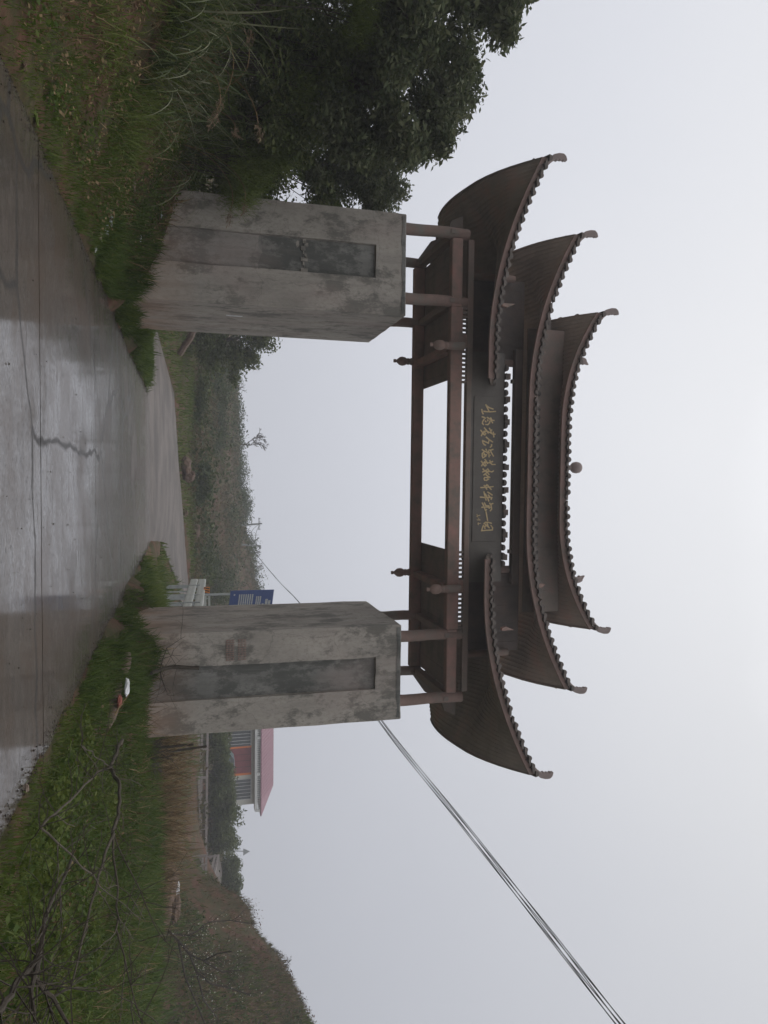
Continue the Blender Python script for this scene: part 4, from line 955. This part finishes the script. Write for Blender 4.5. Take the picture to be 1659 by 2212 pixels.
n = 2600; P0 = np.stack([4.35+rng.normal(size=n)*.62, 26.4+rng.normal(size=n)*1.5, np.zeros(n)], 1); P0 = P0[P0[:, 0] > 3.2]; n = len(P0); P0[:, 2] = zg(P0[:, 0], P0[:, 1])-.03
ribbons('blades', P0, rng.uniform(.35, .85, n)*np.exp(-((P0[:, 0]-4.4)/1.1)**2), rng.uniform(.02, .04, n), np.abs(rng.normal(size=n))*.8+.1, rng.uniform(0, 6.28, n), M['grass_yellow'], t, seg=3)
for px, pu, Y, rx, rz, lab in ((470,1600,74,2.4,1.6,'dark hedge bush in front of the house next to the right pillar'),(476,1660,76,2.6,1.5,'dark hedge bush below the red door'),(482,1715,76,2.4,1.7,'dark hedge bush below the right window of the house'),(487,1765,76,2.5,2.0,'tall dark hedge bush at the right end of the house'),(482,1810,77,2.4,1.7,'dark hedge bush left of the small warning sign'),(500,1868,80,1.9,1.2,'dark green bush right of the small warning sign'),(500,1905,80,1.9,1.3,'dark green bush above the pale pavement'),(498,1940,80,1.9,1.2,'dark green bush at the right end of the pavement')):
    bush_at(px, pu, Y, rx, rz, lab, 'hedge bushes by the house', 'leaf_bush', 24, 190, .26)
# bare trees
def bare_tree(base, top, label, depth=4, name='bare_tree', r_=.1, spread=.55, kids=3, bm='bark', minr=.02, group=None):
    t = thing(name, tuple(base), label, 'tree', group); b = MB(); d = Vector(top)-Vector(base)
    random.seed(len(label)); e = branchy(b, Vector(base)-Vector((0,0,.1)), d, d.length*.42, r_, depth, spread, .66, kids, 4, 0, .1, minr)
    b.build('trunk', M[bm], t); return t
q = at(500, 960, 122); bare_tree((q.x, q.y, z1(q.x, q.y)), at(600, 975, 122), 'bare leafless tree standing on the far ridge', 5, r_=.17, minr=.028, spread=.5)
for px, pu, Y, dx, lab in ((505,835,118,30,'thin bare shrub on the ridge right of the roadside tree'),(528,1085,128,24,'thin bare shrub on the ridge left of the power poles'),(545,1195,128,26,'thin bare shrub on the ridge right of the power poles'),(555,1225,127,22,'thin bare shrub on the ridge nearest the right pillar'),(535,1985,49,22,'wispy bare shrub at the start of the right hill'),(590,2055,46,26,'wispy bare shrub half way up the right hill crest'),(608,2090,45,38,'bushy bare shrub on the right hill crest'),(632,2165,44,24,'thin bare shrub near the top of the right hill crest')):
    q = at(px, pu, Y); bare_tree((q.x, q.y, z1(q.x, q.y)), q+Vector((0, 0, dx*Y/1620*1.15)), lab, 3, 'bare_shrub', .05*Y/80+.01, .6, 3, minr=.012*Y/60, group='bare shrubs on the ridges')
# blossom tree on the right
t = thing('blossom_tree', tuple(at(352, 1995, 31)), 'nearly bare fruit tree with scattered white blossom at the foot of the right hill', 'tree')
BL = [[(345,1990),(360,2005),(385,2032)],[(372,2018),(400,2022),(425,2012),(450,1992),(495,1988),(540,1995)],[(385,2032),(410,2062),(440,2075),(470,2060),(500,2055)],[(410,2062),(425,2100),(455,2125),(500,2135),(540,2150)],[(425,2100),(440,2160),(470,2200)],[(385,2032),(400,2110),(430,2180),(450,2230)],[(440,2075),(480,2100),(520,2095)]]
b = MB(); tips = []
for i, l in enumerate(BL):
    P_ = [at(a_, c_, 31+.35*math.sin(i*2.1)*k) for k, (a_, c_) in enumerate(l)]
    b.tube(P_, [(.075 if i == 0 else .045)*(1-.6*k/len(P_)) for k in range(len(P_))], 5, cap=False); tips += [P_[k].lerp(P_[k+1], random.random()) for k in range(len(P_)-1) for _ in range(5)] if i else []
b.build('trunk', M['bark'], t)
b = MB()
random.seed(5)
ends = []
for p in tips: ends.append(branchy(b, p, (random.gauss(0,.6), random.gauss(0,.6), .8), random.uniform(.4, .9), .012, 1, .6, .6, 2, 3, 0, .15, .006))
o = b.build('twigs', M['bark'], t); o['kind'] = 'stuff'
C = np.array([tuple(p) for p in ends+tips[::3] for _ in range(3)])+rng.normal(size=((len(ends)+len(tips[::3]))*3, 3))*.13
quads('blossom', leaf_quads(C, .05, .045, 1, 0), M['blossom'], t)

# --- fallen branches on the right grass
def polybranch(name, label, lines, m, group=None, twigs=20, cat='branch'):
    p0 = at(*lines[0][0][0]); t = thing(name, (p0.x, p0.y, z1(p0.x, p0.y)), label, cat, group); b = MB(); al = []
    for pts, r0, r1 in lines:
        P_ = [at(*q) for q in pts]; P_ = [Vector((p.x, p.y, max(p.z, z1(p.x, p.y)+r0*.7))) for p in P_]
        fine = []
        for p, q in zip(P_[:-1], P_[1:]):
            for k in range(4): fine.append(p.lerp(q, k/4)+Vector((mnoise.noise(p*3+Vector((k,0,0))), mnoise.noise(p*3+Vector((0,k,0))), mnoise.noise(p*3+Vector((0,0,k)))))*.03)
        fine.append(P_[-1]); n = len(fine)
        b.tube(fine, [.78*(r0+(r1-r0)*i/(n-1))*(1+.18*mnoise.noise((i*.8, r0*50, 2))) for i in range(n)], 6, cap=True); al += fine[2:]
    b.build('limb', M[m], t, smooth=True); b = MB()
    for _ in range(twigs): branchy(b, random.choice(al), (random.gauss(0,1), random.gauss(0,1), random.gauss(.2,.5)), random.uniform(.25, .7), .007, 1, .6, .6, 2, 4, .02, .15, .003)
    o = b.build('twigs', M[m], t); o['kind'] = 'stuff'
polybranch('fallen_branch', 'forked grey fallen branch with long bare twigs lying on the right grass', [
 ([(263,1598,13.2),(250,1630,12.6),(239,1659,12.0),(259,1699,11.3),(255,1764,10.4),(243,1801,9.8)], .036, .03),
 ([(243,1801,9.8),(215,1891,8.8),(178,2024,7.8),(154,2129,7.2)], .026, .01), ([(243,1801,9.8),(253,1914,8.9),(255,2007,8.2),(283,2128,7.6),(312,2230,7.2)], .02, .007),
 ([(243,1801,9.8),(304,1926,9.4),(344,2019,9.2),(385,2063,9.1)], .014, .005), ([(239,1659,12),(211,1667,11.4),(150,1731,8.9),(87,1788,7)], .024, .012),
 ([(87,1788,7),(158,1849,7.6),(235,1930,8.4),(304,1986,9)], .013, .006), ([(239,1659,12),(215,1640,11.2),(175,1610,9.9)], .015, .006)], 'greybark', 'fallen branches', 90)
polybranch('fallen_branch', 'thick brown fallen branch at the near right corner of the grass', [
 ([(-20,2215,4.9),(20,2150,5.3),(60,2095,5.9),(85,2060,6.3)], .028, .03), ([(85,2060,6.3),(101,1967,6.8),(154,1858,8)], .028, .013), ([(85,2060,6.3),(70,2140,5.6),(78,2230,5.3)], .03, .015), ([(60,2095,5.9),(130,2180,5.9),(160,2240,5.8)], .025, .012)], 'bark', 'fallen branches', 55)
polybranch('broken_branch', 'dark broken branch stub leaning on the front of the right pillar', [([(326,1455,17.0),(345,1448,17.5),(370,1440,17.8),(430,1443,17.92)], .05, .06), ([(345,1448,17.5),(360,1400,17.6),(400,1375,17.7)], .014, .006), ([(345,1448,17.5),(352,1475,17.3),(362,1500,17.1)], .02, .008)], 'bark', None, 16)
t = thing('brushwood_heap', tuple(at(335, 1612, 21)), 'heap of dark dead brushwood beside the right pillar', 'brushwood')
b = MB()
for k in range(60):
    p = at(335, 1590+random.uniform(0, 55), 21+random.uniform(-.8, .8)); p.z = z1(p.x, p.y); d = Vector((random.gauss(.5,.5), random.gauss(0,.5), random.gauss(.35,.3)))
    branchy(b, p, d, random.uniform(.4, .9), .014, 1, .5, .6, 2, 3, .03, .12, .005)
o = b.build('sticks', M['bark'], t); o['kind'] = 'stuff'
for k, (pa, pb) in enumerate((((362,1612,23),(418,1608,23.2)), ((350,1625,23),(446,1612,23.4)))):
    b = MB(); p, q = at(*pa), at(*pb); p.z = z1(p.x, p.y)-.1; b.tube([p, p.lerp(q, .5)+Vector((.02,0,0)), q], [.045, .04, .035], 7)
    o = b.build('fence_stake', M['bark'], None, smooth=True, loc=tuple(p)); tag(o, ('shorter dark wooden stake standing behind the brushwood', 'taller dark wooden stake standing behind the brushwood')[k], 'stake', 'stakes by the dry reeds')
polybranch('stick', 'pale yellow dry stick in the grass beside the log', [([(247,1545,13),(262,1520,13.1),(278,1500,13.2)], .018, .012)], 'dry', None, 0, 'stick')

# ---------------------------------------------------------------- rubbish, logs, rocks
def lump(name, c, r_, m, label, cat, seed=0, group=None, amp=.35, sub=3, f=1.6):
    bm = bmesh.new(); bmesh.ops.create_icosphere(bm, subdivisions=sub, radius=1)
    for v in bm.verts:
        q = v.co.copy(); k = 1+amp*mnoise.noise(q*f+Vector((seed*3.1, 0, 0)))+amp*.5*mnoise.noise(q*f*3+Vector((0, seed*1.7, 0)))
        v.co = Vector((q.x*r_[0], q.y*r_[1], q.z*r_[2]))*k
    me = bpy.data.meshes.new(name); bm.to_mesh(me); bm.free()
    o = link_mesh(name, me, M[m], None, Vector(c)); o.rotation_euler = (0, 0, seed*1.3); return tag(o, label, cat, group)
def ground_at(px, pu, z=0.0, lift=.02):
    d = at(px, pu, 1.0)-Vector((0, 0, EYE)); Y = 4.0
    while Y < 60:
        p = Vector((0, 0, EYE))+d*Y
        if p.z < z1(p.x, p.y): break
        Y += .1
    return Vector((p.x, p.y, z1(p.x, p.y)+lift))
b = MB(); p, q = ground_at(212, 1575, lift=.1), ground_at(258, 1412, lift=.12)
L_ = [p.lerp(q, k/9)+Vector((mnoise.noise((k,1,2))*.06, mnoise.noise((k,5,2))*.08, .03*math.sin(k))) for k in range(10)]
t = thing('log', tuple(p), 'long brown broken log lying in the grass by the right side of the road', 'log')
b.tube(L_[:6], [.07, .1, .11, .1, .12, .1], 9); b.build('log_piece', M['log'], t, smooth=True)
b = MB(); b.tube(L_[6:], [.1, .12, .1, .06], 9); b.build('log_piece', M['log'], t, smooth=True)
lump('plastic_bag', ground_at(240, 1487)+Vector((0,0,.22)), (.09,.2,.05), 'white', 'crumpled white plastic bag lying on the log', 'plastic bag', 3)
lump('cloth', ground_at(228, 1517)+Vector((0,0,.2)), (.09,.17,.045), 'red', 'faded red cloth lying across the log', 'cloth', 5)
lump('stone', ground_at(192, 1585, lift=.04), (.09,.12,.08), 'rock', 'pale reddish stone at the near end of the log', 'stone', 2)
lump('paper_scrap', ground_at(50, 1703), (.035,.05,.02), 'paper', 'crumpled pale paper on the right road edge', 'paper', 4)
lump('tin_can', ground_at(247, 1610, lift=.05), (.06,.06,.07), 'rock', 'dark lump of earth in the grass behind the log', 'clod', 8)
LT = [('paper_scrap',(297,513),(.09,.06,.02),'white','bright white paper scrap below the recess of the left pillar','paper'),('cloth_scrap',(380,345),(.1,.05,.02),'red','small red scrap high on the left bank','scrap'),('tissue',(212,508),(.11,.07,.03),'paper','large crumpled tissue on the left verge','paper'),('paper_scrap',(202,537),(.05,.06,.02),'white','tiny white scrap at the left road edge','paper'),('plastic_scrap',(235,470),(.2,.12,.03),'steel','torn grey plastic film on the left verge','plastic'),('plastic_scrap',(225,492),(.1,.1,.03),'steel','smaller grey plastic film beside the large tissue','plastic'),('leaf_scrap',(70,255),(.1,.04,.015),'grass_yellow','yellow leaf on the left road edge','leaf'),('plastic_scrap',(285,395),(.09,.12,.03),'paper','brown crumpled wrapper in the left grass','wrapper'),('stone',(205,325),(.05,.04,.025),'paper','pale stone on the bare soil left of the road','stone'),('stone',(230,355),(.04,.04,.025),'paper','small pale stone above the other on the bare soil','stone'),('stone',(45,140),(.045,.04,.02),'rock','small stone at the near left road edge','stone'),('stone',(228,603),(.05,.04,.025),'rock','small stone at the road edge in front of the left pillar','stone'),('wrapper',(343,462),(.09,.06,.02),'steel','pale wrapper against the foot of the left pillar','wrapper')]
for i, (nm, (px, pu), r_, m, lab, cat) in enumerate(LT): lump(nm, ground_at(px, pu), r_, m, lab, cat, i+2, amp=.6, f=2.4)
def log_at(pa, pb, r_, m, label):
    p, q = at(*pa), at(*pb); p.z = max(p.z, z1(p.x, p.y)+r_*.5); b = MB()
    b.tube([p.lerp(q, k/6)+Vector((0, 0, .12*mnoise.noise((k*.9, 3, 1)))) for k in range(7)], [r_*(.8+.3*mnoise.noise((k, 7, 2))) for k in range(7)], 9)
    o = b.build('log', M[m], None, smooth=True, loc=tuple(p)); return tag(o, label, 'log')
log_at((388,765,44),(425,706,43), .22, 'log', 'reddish fallen log beyond the road beside the left pillar')
for px, pu, Y, r_, lab, i in ((402,1005,57,(.75,.6,.4),'reddish clod bank at the middle of the far road edge',3),(408,1028,57.5,(.5,.5,.45),'smaller reddish clod beside the one at the far road edge',6),(420,1148,66,(.9,.6,.5),'bare reddish rock on the far bank below the power poles',9),(400,1108,58.5,(.35,.25,.2),'dark stone at the far road edge',4)):
    c = at(px, pu, Y); lump('rock', c, r_, 'rock', lab, 'rock', i)
for px, pu, Y, r_, lab, i in ((350,1962,33,(.8,.6,.42),'reddish boulder in front of the ditch',2),(362,1905,34,(1.0,.5,.45),'low reddish boulder left of the ditch',5),(358,1925,33.5,(.5,.5,.4),'small reddish boulder between the larger ones',7),(378,1950,36,(1.3,.3,.22),'long reddish slab of rock above the ditch',11)):
    c = at(px, pu, Y); lump('boulder', c, r_, 'rock', lab, 'boulder', i, 'boulders by the ditch')
lump('plastic_bag', at(383, 1917, 35.2), (.12,.3,.1), 'white', 'white plastic bag above the ditch at the foot of the right hill', 'plastic bag', 1)

# ---------------------------------------------------------------- road furniture
def rail_profile(b, pts, wv, h=.31):
    """W shaped crash barrier beam along pts, facing wv"""
    prof = [(0,-.5),(.03,-.44),(.04,-.2),(.034,0),(.04,.2),(.03,.44),(0,.5)]
    V = []; F = []; n = len(prof)
    for p in pts:
        for th in (0, -.012):
            for a_, c_ in prof: V.append(Vector(p)+Vector(wv)*(a_+th)+Vector((0, 0, c_*h)))
    for i in range(len(pts)-1):
        for k in range(n-1):
            F.append((i*2*n+k, i*2*n+k+1, (i+1)*2*n+k+1, (i+1)*2*n+k)); F.append((i*2*n+n+k, (i+1)*2*n+n+k, (i+1)*2*n+n+k+1, i*2*n+n+k+1))
    for i in (0, len(pts)-1):
        for k in range(n-1): F.append((i*2*n+k, i*2*n+n+k, i*2*n+n+k+1, i*2*n+k+1))
    b.add(V, F)
BX = [(422,1250,44),(405,1312,38.5)]
a0, a1 = at(432,1250,44), at(402,1315,36.5)
t = thing('crash_barrier', (a0.x, a0.y, z1(a0.x, a0.y)), 'pale steel double crash barrier just left of the right pillar', 'crash barrier')
for (pa, pb) in (((437,1252,44),(428,1316,36.5)), ((420,1252,44),(402,1316,36.5))):
    p, q = at(*pa), at(*pb); d = (q-p).normalized(); wv = Vector((-d.y, d.x, 0)).normalized()
    if wv.y > 0: wv = -wv
    b = MB(); rail_profile(b, [p, p.lerp(q, .5), q], wv, .42); b.build('rail', M['whitesteel'], t)
for k, (px, pu, Y) in enumerate(((395,1268,42),(388,1290,39.5),(384,1306,37.6))):
    p = at(px, pu, Y); b = MB(); b.box((p.x-.09, p.y+.09, z1(p.x, p.y)-.1), (p.x+.09, p.y+.2, at(432,pu,Y).z)); b.build('post', M['steel'], t)
p = at(446, 1287, 41); t = thing('hazard_marker', (p.x, p.y, z1(p.x, p.y)), 'orange and black striped hazard board above the crash barrier', 'hazard board')
b = MB(); p0, p1 = at(440, 1268, 41), at(453, 1284, 41); b.box((p0.x, 40.98, p0.z), (p1.x, 41.02, p1.z)); b.build('board', M['orange'], t)
for k in range(3):
    b = MB(); s = (p1.x-p0.x)/3; x = p0.x+k*s; b.extrude([(x+.01, 40.966, p0.z+.02), (x+s*.45, 40.966, p0.z+.02), (x+s*.98, 40.966, p1.z-.02), (x+s*.5, 40.966, p1.z-.02)], (0, .013, 0)); b.build('stripe', M['black'], t)
b = MB(); b.box((p0.x+.2, 41.03, z1(p0.x, 41)-.1), (p0.x+.26, 41.09, p0.z+.2)); b.build('post', M['steel'], t)
p0, p1 = at(444, 1288, 41.4), at(453, 1318, 41.4)
t = thing('marker_board', (p0.x, p0.y, z1(p0.x, p0.y)), 'small white two-bar board partly hidden by the right pillar', 'board')
b = MB(); b.box((p0.x, 41.38, p1.z-.08), (p1.x, 41.42, p1.z+.03)); b.box((p0.x, 41.38, p0.z-.2), (p1.x, 41.42, p0.z+.05)); b.build('bar', M['whitesteel'], t)
b = MB(); b.box((p0.x+.1, 41.43, z1(p0.x, 41)-.1), (p0.x+.16, 41.49, p1.z)); b.build('post', M['steel'], t)
# blue notice board
s0, s1, s2 = at(498,1277,40), at(592,1278,40), at(590,1340,40)
t = thing('notice_board', (s0.x+.1, 40, z1(s0.x, 40)), 'blue notice board with white lettering on a pole half hidden by the right pillar', 'sign')
q_ = [Vector((s0.x, 40, s0.z)), Vector((s0.x+1.75, 41.2, s0.z-.1)), Vector((s0.x+1.75, 41.2, s1.z-.05)), Vector((s0.x, 40, s1.z))]
nrm_ = (q_[1]-q_[0]).cross(q_[3]-q_[0]).normalized(); ex = (q_[1]-q_[0]); ez = (q_[3]-q_[0])
b = MB(); b.extrude(q_, -nrm_*.05); b.build('panel', M['blue'], t, bevel=.008)
rows_ = [(.93,.35,.62,.05),(.86,.3,.7,.06),(.78,.45,.54,.045),(.71,.2,.62,.03),(.665,.2,.74,.03),(.62,.2,.66,.03),(.52,.12,.7,.03),(.47,.12,.76,.03),(.42,.12,.72,.03),(.37,.12,.74,.03),(.32,.12,.7,.03),(.27,.12,.76,.03),(.22,.12,.66,.03),(.1,.1,.14,.035)]
for vz, a_, c_, h in rows_:
    b = MB(); x = a_
    while x < c_:
        wd = random.uniform(.022, .034)
        pts = [q_[0]+ex*x+ez*(vz-h/2), q_[0]+ex*(x+wd)+ez*(vz-h/2), q_[0]+ex*(x+wd)+ez*(vz+h/2), q_[0]+ex*x+ez*(vz+h/2)]
        b.extrude([p+nrm_*.004 for p in pts], nrm_*.004); x += wd+.008
    o = b.build('lettering', M['whitesteel'], t)
b = MB(); b.tube([(s0.x+.18, 40.2, z1(s0.x, 40)-.2), (s0.x+.18, 40.2, s1.z-.2)], .06, 8); b.build('pole', M['steel'], t, smooth=True)
b = MB(); b.tube([(s0.x+1.6, 41.2, z1(s0.x+1.6, 41.2)-.2), (s0.x+1.6, 41.2, s1.z-.2)], .06, 8); b.build('pole', M['steel'], t, smooth=True)
# power poles
PT = []
for px0, px1, pu0, pu1, Y, lab in ((500,566,1136,1131,112,'taller power pole with a cross arm on the far ridge'), (520,563,1176,1179,114,'shorter power pole with a lamp head on the far ridge')):
    p, q = at(px0, pu0, Y), at(px1, pu1, Y); t = thing('power_pole', (p.x, p.y, z1(p.x, p.y)), lab, 'power pole', 'power poles on the ridge'); p.z = z1(p.x, p.y)-.2
    b = MB(); b.tube([p, q], [.17, .11], 8); b.build('pole', M['pole'], t, smooth=True)
    b = MB(); a_ = q+(p-q).normalized()*.45
    if pu0 < 1150:
        b.box((a_.x-.9, a_.y-.06, a_.z-.06), (a_.x+.9, a_.y+.06, a_.z+.06)); b.build('cross_arm', M['pole'], t)
        for s in (-.8, -.3, .3, .8):
            b = MB(); b.lathe((a_.x+s, a_.y, a_.z+.06), [(.03,0),(.06,.05),(.06,.14),(.03,.18)], 6); b.build('insulator', M['steel'], t)
    else:
        b.box((q.x-.1, q.y-.15, q.z-.25), (q.x+.5, q.y+.15, q.z+.05)); b.build('lamp_head', M['pole'], t, bevel=.04)
    PT.append(a_)
CAB = [(541,1170,112),(552,1195,108),(600,1253,88),(645,1300,66),(720,1405,42),(820,1555,27),(1000,1780,18),(1170,1995,14),(1340,2212,11.3),(1560,2480,9)]
for k in range(6):
    pts = []
    for i, (px, pu, Y) in enumerate(CAB):
        sp = .085 if i > 3 else .04; an = k*1.05+i*.9
        pts.append(at(px, pu, Y)+Vector((math.cos(an)*sp, 0, math.sin(an)*sp*(.75 if i else .4))))
    fine = []
    for i in range(len(pts)-1):
        pm = pts[max(i-1, 0)]; p, q = pts[i], pts[i+1]; qn = pts[min(i+2, len(pts)-1)]
        for s in np.linspace(0, 1, 8)[:-1]:
            fine.append(.5*((2*p)+(q-pm)*s+(2*pm-5*p+4*q-qn)*s*s+(3*p-pm-3*q+qn)*s**3))
    b = MB(); b.tube(fine+[pts[-1]], .011, 4); o = b.build('power_cable', M['cable'], None, loc=tuple(pts[0])); tag(o, 'black overhead cable in the loose bundle crossing the sky at the right', 'cable', 'overhead cables')
for k, (m1, m2) in enumerate(((535,1148),(549,1150))):
    P_ = [PT[0]+Vector((.3*k, 0, .1)), at(m1, m2, 112.5), at(m1+3, m2+14, 113.2), PT[1]+Vector((0, 0, -.1*k))]; fine = []
    for s in np.linspace(0, 1, 16): fine.append(P_[0]*(1-s)**3+P_[1]*3*s*(1-s)**2+P_[2]*3*s*s*(1-s)+P_[3]*s**3)
    b = MB(); b.tube(fine, .03, 4); o = b.build('power_cable', M['cable'], None, loc=tuple(fine[0])); tag(o, ('lower slack wire drooping between the two power poles', 'upper slack wire drooping between the two power poles')[k], 'cable', 'wires between the power poles')
# railings right of the house
def railing(segs, posts, label, name='railing', r_=.07):
    p = at(*segs[0][0]); t = thing(name, (p.x, p.y, z1(p.x, p.y)), label, 'railing', 'roadside railings')
    for sg in segs:
        P_ = [at(*q) for q in sg]; b = MB()
        for p, q in zip(P_[:-1], P_[1:]): b.obox(p, q, .12, .2)
        b.build('rail', M['railpale'], t)
    for px, pu, Y in posts:
        p = at(px, pu, Y); b = MB(); b.box((p.x-.09, p.y+.07, z1(p.x, p.y)-.3), (p.x+.09, p.y+.2, p.z)); b.build('post', M['railpale'], t)
M['railpale'] = material('weathered_pale_rail', [(.22,.19,.175), (.33,.29,.27)], 2, .8, .1)
railing([[(449,1540,70),(447,1700,69),(445,1850,68)], [(437,1540,70),(435,1700,69),(433,1850,68)]], [(450,u_, 69) for u_ in (1560,1620,1680,1735,1790,1845)], 'long pale two-bar railing below the house')
railing([[(446,1846,62),(444,1905,61),(441,1990,60)], [(438,1846,62),(437,1905,61),(434,1990,60)], [(431,1850,62),(430,1930,61)]], [(446,u_,61) for u_ in (1850,1870,1892,1914,1940,1975)], 'pale three-bar railing at the foot of the right hill')
railing([[(472,1847,72),(462,1890,68),(450,1945,64)], [(465,1847,72),(455,1890,68),(444,1945,64)]], [(472,1850,72),(466,1872,70),(460,1896,67.5),(453,1925,65)], 'slanting pale railing beside the pavement')
b = MB(); V = [at(474,1850,76), at(452,1935,66), at(456,1960,66.5), at(476,1930,75.5), at(480,1880,78)]
b.add(V, [(0,1,2,3,4)]); 
b.add([v-Vector((0,0,.4)) for v in V], [(4,3,2,1,0)])
o = b.build('pavement', M['dryroad']); tag(o, kind='structure')
p, q = at(505,1834,86), at(535,1839,86); t = thing('warning_sign', (p.x, p.y, z1(p.x, p.y)), 'small triangular warning sign on a thin pole right of the house', 'sign')
b = MB(); b.tube([(p.x, p.y, z1(p.x, p.y)-.2), q], .05, 6); b.build('pole', M['steel'], t)
b = MB(); b.extrude([q+Vector((-.42,-.06,-.5)), q+Vector((.42,-.06,-.5)), q+Vector((0,-.06,.25))], (0,.04,0)); b.build('plate', M['steel'], t)

# ---------------------------------------------------------------- the house
HY = 95.0
hl, hr = at(490,1515,HY).x, at(490,1742,HY).x
zb_ = at(478,1650,HY).z; zf_, zc1, zc2, zr = at(545,1660,HY).z, at(549,1660,HY).z, at(562,1660,HY).z, at(595,1660,HY).z
t = thing('house', ((hl+hr)/2, HY+4, zb_), 'pale house with a pink roof, white balustrade and wide red door beyond the right pillar', 'house')
b = MB(); b.box((hl, HY, zb_-2.5), (hr, HY+8, zc1)); b.build('wall', M['housewall'], t)
b = MB(); b.box((hl, HY-1.2, zc1-.02), (hr+.5, HY-.003, zc1+.12)); b.build('balcony_slab', M['housewhite'], t)
b = MB(); b.box((hl, HY-1.2, zc1+.122), (hr+.5, HY-1.0, zc1+.3)); b.box((hl, HY-1.2, zc2-.12), (hr+.5, HY-1.0, zc2)); b.build('balustrade_rail', M['housewhite'], t)
x = hl+.1
while x < hr+.45:
    b = MB(); b.lathe((x, HY-1.1, zc1+.3), [(.06,0),(.07,.1),(.05,.3),(.065,zc2-.12-zc1-.3)], 6); b.build('baluster', M['housewhite'], t); x += .24
for x in (hl+4.6, hl+9.2, hr+.42):
    b = MB(); b.box((x-.14, HY-1.24, zc1+.122), (x+.14, HY-.97, zc2+.03)); b.build('balustrade_pier', M['housewhite'], t)
b = MB(); b.box((hl+.2, HY+.6, zc1+.1), (hr-.3, HY+7.5, zc2+.05)); b.build('upper_wall', M['steel'], t)  # darker material paints in the shade of the recess behind the balusters
re = at(562,1752,HY).x+.1; rr_ = at(595,1720,HY).x
b = MB(); V = [(hl-.4,HY-1.3,zc2+.05),(re,HY-1.3,zc2+.05),(rr_,HY+3.5,zr+.14),(hl-.4,HY+3.5,zr+.14),(re,HY+8,zc2+.05),(hl-.4,HY+8,zc2+.05)]
V += [(x,y,z-.12) for x,y,z in V]
b.add(V, [(0,1,2,3),(1,4,2),(2,4,5,3),(3,5,11,9),(0,3,9,6),(6,9,8,7),(7,8,10),(8,9,11,10),(0,6,7,1),(1,7,10,4),(4,10,11,5)]); rf = b.build('roof', M['roofpink'], t)
for k in range(30):
    x = hl-.3+k*(re-hl)/30
    if x > rr_-.1: break
    b = MB(); b.obox((x, HY-1.3, zc2+.075), (x, HY+3.5, zr+.165), .05, .05); b.build('seam', M['roofpink'], rf)
def px_rect(xa, xb, ua, ub, y): p, q = at(xa, ua, HY), at(xb, ub, HY); return p.x, q.x, p.z, q.z
x0, x1, z0_, z1_ = px_rect(488, 543, 1619, 1668, HY)
b = MB(); b.box((x0, HY-.06, zb_-.5), (x1, HY+.02, z1_)); d_ = b.build('door', M['door'], t)
for k in range(1, 4):
    x = x0+(x1-x0)*k/4; b = MB(); b.box((x-.02, HY-.085, zb_-.5), (x+.02, HY-.062, z1_-.1)); b.build('door_rail', M['black'], d_)
for xa in (x0-.28, x1+.02):
    b = MB(); b.box((xa, HY-.05, zb_+.1), (xa+.26, HY-.005, z1_)); b.build('couplet_strip', M['couplet'], t)
for ua, ub in ((1684, 1726), (1572, 1612)):
    a_, c_, d0, d1 = px_rect(505, 543, ua, ub, HY)
    b = MB(); b.box((a_, HY-.04, d0-1.0), (c_, HY+.02, d1)); wn = b.build('window', M['housewhite'], t)
    b = MB(); b.box((a_+.1, HY-.06, d0-.9), (c_-.1, HY-.042, d1-.1)); b.build('pane', M['windowglass'], wn)
    for k in range(1, 6):
        x = a_+(c_-a_)*k/6; b = MB(); b.box((x-.025, HY-.11, d0-.9), (x+.025, HY-.07, d1-.1)); b.build('bar', M['housewhite'], wn)
# parked car before the door
c = at(494, 1645, 90); zc = c.z-.75
t = thing('parked_car', (c.x, 90, zc), 'blue grey car parked in front of the red door, half hidden by the hedge', 'car')
prof = [(-2.0,.25),(-2.05,.6),(-1.9,.8),(-1.15,.88),(-.6,1.38),(.55,1.42),(1.3,1.0),(1.9,.92),(2.05,.7),(2.05,.3),(1.6,.2),(-1.6,.2)]
b = MB(); b.extrude([(c.x+a_, 89.2, zc+z_) for a_, z_ in prof], (0, 1.6, 0)); b.build('body', M['bluegrey'], t, bevel=.05)
b = MB(); b.extrude([(c.x+a_, 89.17, zc+z_) for a_, z_ in ((-1.05,.92),(-.55,1.32),(-.02,1.34),(-.02,.92))], (0, .04, 0)); b.extrude([(c.x+a_, 89.17, zc+z_) for a_, z_ in ((.05,.92),(.05,1.34),(.5,1.33),(1.1,.97))], (0, .04, 0)); b.build('window', M['windowglass'], t)
for x in (-1.25, 1.25):
    b = MB(); b.tube([(c.x+x, 89.15, zc+.3), (c.x+x, 89.4, zc+.3)], .31, 14); b.build('wheel', M['black'], t)

# ---------------------------------------------------------------- damp air
b = MB(); b.box((-64, -28, -3), (78, 188, 36)); haze = b.build('haze', None); tag(haze, kind='stuff')
hm = bpy.data.materials.new('damp_air'); hm.use_nodes = True; t = hm.node_tree; t.nodes.clear()
o_ = t.nodes.new('ShaderNodeOutputMaterial'); v_ = t.nodes.new('ShaderNodeVolumePrincipled')
v_.inputs['Color'].default_value = (.93, .93, .96, 1); v_.inputs['Density'].default_value = .0017; v_.inputs['Anisotropy'].default_value = .2
t.links.new(v_.outputs[0], o_.inputs['Volume']); haze.data.materials.append(hm)
